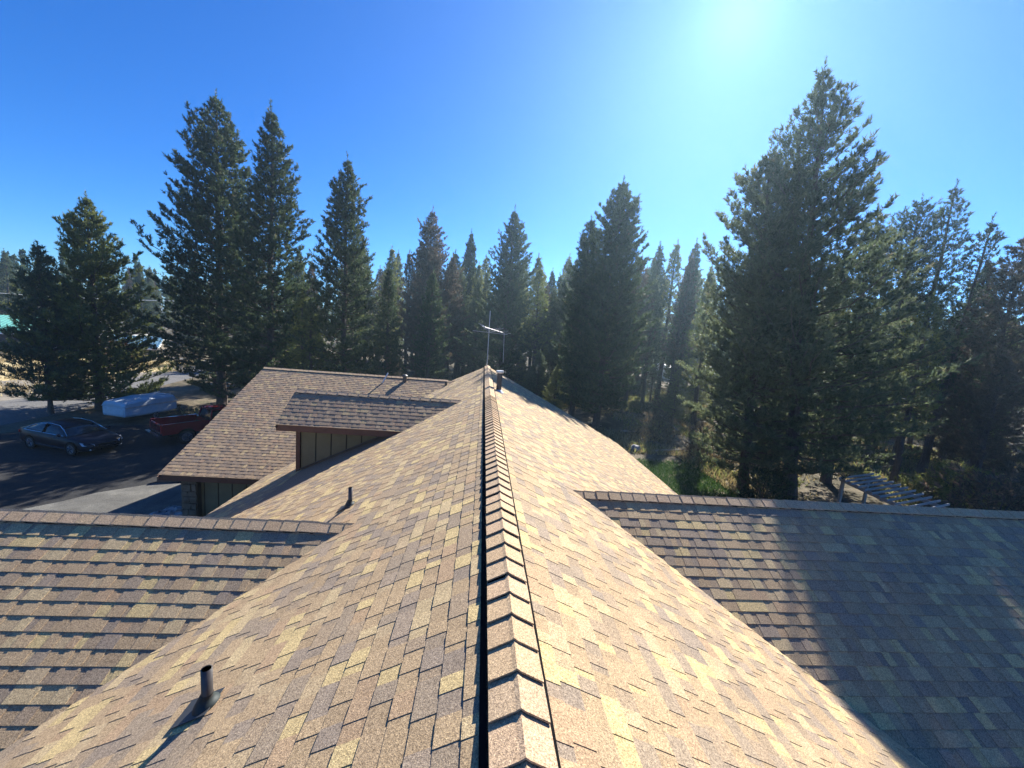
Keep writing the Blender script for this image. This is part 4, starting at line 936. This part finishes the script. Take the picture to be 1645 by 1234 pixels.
def sedan(loc, rz):
    e = empty('parked_car', loc, rz); tag(e, 'dark blue four door sedan with chrome window line parked in the shaded driveway', 'car')
    # stations: x, z_low, z_sill, z_belt(top of body), half width
    st = [(-2.42, .42, .62, .78, .62), (-2.36, .30, .60, .98, .80), (-2.0, .22, .62, 1.04, .89), (-1.4, .20, .62, 1.02, .92), (-.5, .19, .60, .98, .925), (.5, .19, .58, .95, .925), (1.1, .20, .56, .93, .92), (1.7, .22, .54, .86, .89), (2.2, .26, .50, .74, .82), (2.42, .34, .46, .62, .66), (2.47, .40, .45, .54, .5)]
    secs = []
    for x, zl, zs, zb, hw in st:
        s = [(x, -hw * .9, zl), (x, -hw, zl + .1), (x, -hw, zs), (x, -hw * .97, zb - .05), (x, -hw * .9, zb), (x, -hw * .45, zb + .035), (x, 0, zb + .05), (x, hw * .45, zb + .035), (x, hw * .9, zb), (x, hw * .97, zb - .05), (x, hw, zs), (x, hw, zl + .1), (x, hw * .9, zl)]
        secs.append(s)
    loft(secs).build('body', M['car_paint'], e, True)
    gh = [(-1.95, .90, .985, .72), (-1.55, 1.18, 1.0, .66), (-1.0, 1.38, .97, .60), (-.3, 1.44, .95, .58), (.3, 1.40, .94, .58), (.75, 1.22, .93, .64), (1.2, .97, .92, .74)]
    secs = []
    for x, zt, zb, hwt in gh:
        hb = .84; secs.append([(x, -hb, zb - .03), (x, -(hwt + hb) / 2 - .02, (zt + zb) / 2), (x, -hwt, zt - .03), (x, -hwt * .5, zt + .005), (x, 0, zt + .015), (x, hwt * .5, zt + .005), (x, hwt, zt - .03), (x, (hwt + hb) / 2 + .02, (zt + zb) / 2), (x, hb, zb - .03)])
    loft(secs, False, False).build('windows', M['glass'], e, True)
    secs = []
    for x, z, hwt in ((-1.35, 1.275, .62), (-1.0, 1.395, .605), (-.3, 1.455, .585), (.3, 1.415, .585), (.62, 1.29, .61)):
        secs.append([(x, -hwt, z - .05), (x, -hwt * .95, z), (x, 0, z + .02), (x, hwt * .95, z), (x, hwt, z - .05)])
    loft(secs, False, False).build('roof', M['car_paint'], e, True)
    for s_ in (-1, 1):
        b = MB(); pts = [(-1.85, s_ * .845, .99), (-1.5, s_ * .74, 1.22), (-1.0, s_ * .655, 1.375), (-.3, s_ * .625, 1.43), (.3, s_ * .63, 1.385), (.75, s_ * .72, 1.19), (1.12, s_ * .83, .97)]
        b.tube(pts, .013, 6); b.build('window_trim', M['chrome'], e)
        b = MB(); b.tube([(-1.85, s_ * .875, .985), (1.12, s_ * .865, .945)], .012, 6); b.build('window_trim', M['chrome'], e)
        for x in (-.55, ):
            b = MB(); b.bar((x, s_ * .86, .95), (x + .03, s_ * .64, 1.40), .05, .07); b.build('door_pillar', M['black'], e)
        for x in (-.95, .15):
            b = MB(); b.bar((x, s_ * .935, .80), (x + .2, s_ * .935, .795), .02, .03); b.build('door_handle', M['chrome'], e)
        b = MB(); b.bar((-1.5, s_ * .93, .32), (1.3, s_ * .93, .30), .015, .03); b.build('sill_trim', M['chrome'], e)
        b = MB(); b.tube([(.80, s_ * .93, .98), (.86, s_ * 1.03, 1.02), (.98, s_ * 1.04, 1.0)], [.04, .08, .05], 8); b.build('mirror', M['car_paint'], e, True)
        b = MB(); b.add([(2.12, s_ * .80, .70), (2.42, s_ * .52, .63), (2.44, s_ * .5, .53), (2.16, s_ * .86, .56), (2.0, s_ * .86, .72)], [(0, 1, 2, 3, 4) if s_ < 0 else (4, 3, 2, 1, 0)])
        V = b.V[:]; b.V = [(x + .02, y + s_ * .02, z + .015) for x, y, z in V]; b.V += [(x - .05, y - s_ * .05, z) for x, y, z in V]; b.F += [(5, 6, 7, 8, 9), (0, 5, 6, 1), (1, 6, 7, 2), (2, 7, 8, 3), (3, 8, 9, 4), (4, 9, 5, 0)]
        b.build('headlight', M['lamp'], e)
        b = MB(); b.box((-2.36, s_ * .66, .80), (.12, .3, .14)); b.build('tail_light', M['redlamp'], e)
        b = MB(); b.box((2.36, s_ * .60, .36), (.06, .16, .07)); b.build('fog_light', M['lamp'], e)
        wheel(e, -1.42, s_ * .82, .335, s_); wheel(e, 1.45, s_ * .82, .335, s_)
        for x in (-1.42, 1.45):
            b = MB(); b.tube([(x, s_ * .90, .34), (x, s_ * .928, .34)], .385, 22); b.build('wheel_arch', M['black'], e)
    b = MB(); b.box((2.455, 0, .56), (.05, .74, .13)); gr = b.build('grille', M['black'], e)
    b = MB(); b.bar((2.485, -.38, .63), (2.485, .38, .63), .02, .02); b.bar((2.485, -.38, .49), (2.485, .38, .49), .02, .02); b.build('grille_trim', M['chrome'], gr)
    b = MB(); b.box((2.44, 0, .36), (.05, .5, .11)); b.build('lower_intake', M['black'], e)
    for yw in (-.35, .15):
        b = MB(); b.bar((1.12, yw, 1.02), (.92, yw + .5, 1.13), .015, .02); b.build('wiper', M['black'], e)
    return e
sc_car = sedan((-20.6, 20.6, G + .006), math.radians(-16)); sc_car.scale = (.94, .94, .94)

def pickup(loc, rz):
    e = empty('pickup_truck', loc, rz); tag(e, 'red pickup truck with chrome rear bumper partly hidden by the garage roof', 'pickup')
    def side(x0, x1, z0, z1, y, nm='bed_side'):
        b = MB(); b.box(((x0 + x1) / 2, y, (z0 + z1) / 2), (x1 - x0, .09, z1 - z0)); b.build(nm, M['red_paint'], e)
    # bed
    b = MB(); b.box((-1.75, 0, .66), (2.1, 1.7, .08)); b.build('bed_floor', M['red_paint'], e)
    for s_ in (-1, 1):
        side(-2.8, -.72, .62, 1.18, s_ * .90); b = MB(); b.box((-1.76, s_ * .90, 1.20), (2.12, .13, .035)); b.build('bed_rail', M['red_paint'], e)
        b = MB(); b.tube([(-1.75, s_ * .93, .40), (-1.75, s_ * .965, .40)], .45, 22); b.build('wheel_arch', M['black'], e)
        wheel(e, -1.75, s_ * .86, .38, s_, w=.25); wheel(e, 1.75, s_ * .86, .38, s_, w=.25)
        b = MB(); b.box((-2.82, s_ * .84, .92), (.05, .12, .34)); b.build('tail_light', M['redlamp'], e)
        b = MB(); b.tube([(1.75, s_ * .93, .40), (1.75, s_ * .965, .40)], .45, 22); b.build('wheel_arch', M['black'], e)
        b = MB(); b.box((2.78, s_ * .70, .82), (.05, .3, .18)); b.build('headlight', M['lamp'], e)
    b = MB(); b.box((-2.81, 0, .92), (.07, 1.55, .50)); tg = b.build('tailgate', M['red_paint'], e)
    b = MB(); b.box((-2.855, 0, 1.0), (.02, .26, .07)); b.build('handle', M['black'], tg)
    b = MB(); b.box((-.72, 0, .92), (.06, 1.75, .52)); b.build('bed_front', M['red_paint'], e)
    b = MB(); b.bar((-2.98, -.92, .55), (-2.98, .92, .55), .16, .16); b.build('rear_bumper', M['chrome'], e)
    # cab and hood
    secs = []
    for x, zt, hw in ((-.66, 1.12, .93), (.0, 1.12, .945), (.9, 1.10, .945), (1.2, 1.08, .94), (2.0, 1.06, .92), (2.6, 1.0, .88), (2.78, .88, .80)):
        secs.append([(x, -hw * .95, .45), (x, -hw, .6), (x, -hw, zt - .12), (x, -hw * .92, zt - .02), (x, 0, zt + .02), (x, hw * .92, zt - .02), (x, hw, zt - .12), (x, hw, .6), (x, hw * .95, .45)])
    loft(secs).build('body', M['red_paint'], e, True)
    secs = []
    for x, zt, hw in ((-.62, 1.12, .86), (-.5, 1.62, .74), (.35, 1.70, .72), (.75, 1.55, .74), (1.15, 1.12, .84)):
        secs.append([(x, -.86, 1.09), (x, -hw, zt - .06), (x, 0, zt), (x, hw, zt - .06), (x, .86, 1.09)])
    loft(secs, False, True).build('windows', M['glass'], e, False)
    b = MB(); b.box((.05, 0, 1.695), (1.15, 1.42, .05)); b.build('roof', M['red_paint'], e)
    for s_ in (-1, 1):
        for (p, q) in (((-.6, .87, 1.1), (-.5, .73, 1.68)), ((.2, .87, 1.1), (.2, .73, 1.69)), ((1.15, .86, 1.1), (.62, .73, 1.67))):
            b = MB(); b.bar((p[0], p[1] * s_, p[2]), (q[0], q[1] * s_, q[2]), .06, .08); b.build('door_pillar', M['red_paint'], e)
    b = MB(); b.box((2.80, 0, .80), (.04, 1.0, .24)); b.build('grille', M['black'], e)
    b = MB(); b.bar((2.88, -.92, .52), (2.88, .92, .52), .16, .16); b.build('front_bumper', M['chrome'], e)
    return e
pickup((-15.9, 24.1, G + .006), math.radians(53))

# folded tent trailer, pale cover
t = empty('camper_trailer', (-22.3, 26.7, G), math.radians(76)); tag(t, 'pale folded camper trailer with sloping lid parked between sedan and red pickup', 'trailer')
secs = []
for x, zl, zt, hw in ((-2.1, .62, 1.02, .86), (-2.02, .50, 1.12, .96), (-1.0, .46, 1.14, 1.0), (1.2, .46, 1.14, 1.0), (1.95, .50, 1.10, .96), (2.05, .62, 1.0, .88)):
    secs.append([(x, -hw * .94, zl), (x, -hw, zl + .1), (x, -hw, zt - .05), (x, -hw * .96, zt), (x, hw * .96, zt), (x, hw, zt - .05), (x, hw, zl + .1), (x, hw * .94, zl)])
loft(secs).build('body', M['cover_lo'], t, False)
secs = []
for x, zt, hw in ((-2.12, 1.30, .86), (-1.95, 1.46, .94), (0, 1.62, .98), (1.8, 1.58, .95), (2.08, 1.36, .88)):
    secs.append([(x, -hw - .04, 1.13), (x, -hw - .03, zt - .14), (x, -hw * .85, zt - .03), (x, 0, zt + .03), (x, hw * .85, zt - .03), (x, hw + .03, zt - .14), (x, hw + .04, 1.13)])
loft(secs, False, True).build('lid', M['canvas'], t, False)
for y in (-.5, .5):
    b = MB(); b.bar((-1.9, y, 1.52), (1.9, y, 1.63), .05, .03); b.build('lid_rib', M['cover_lo'], t)
b = MB(); b.box((0, -1.045, 1.12), (4.1, .03, .05)); b.box((0, 1.045, 1.12), (4.1, .03, .05)); b.build('seam_trim', M['galv'], t)
for s_ in (-1, 1): wheel(t, .2, s_ * .88, .30, s_, w=.18)
b = MB(); b.bar((2.0, .4, .48), (3.2, 0, .48), .08, .08); b.bar((2.0, -.4, .48), (3.2, 0, .48), .08, .08); b.bar((3.1, 0, 0), (3.1, 0, .5), .06, .06); b.build('hitch', M['black'], t); t.scale = (.78, .9, .95)
print('TRIS', sum(len(me.polygons) for me in bpy.data.meshes), 'objs', len(scn.objects))

# ------------------------------------------------------------------ lens veil round the sun, imitated by an added thin haze
b = MB(); b.box((0, 0, 10.5), (1900, 1900, 40.4)); hz = b.build('veil_haze', M['white']); tag(hz, kind='stuff')
hm = bpy.data.materials.new('veil_haze'); hm.use_nodes = True; N = hm.node_tree.nodes; N.remove(N['Principled BSDF'])
pv = N.new('ShaderNodeVolumePrincipled'); pv.inputs['Color'].default_value = (.55, .8, 1, 1); pv.inputs['Density'].default_value = .0008; pv.inputs['Anisotropy'].default_value = .58
hm.node_tree.links.new(pv.outputs[0], N['Material Output'].inputs['Volume']); hz.data.materials.clear(); hz.data.materials.append(hm)
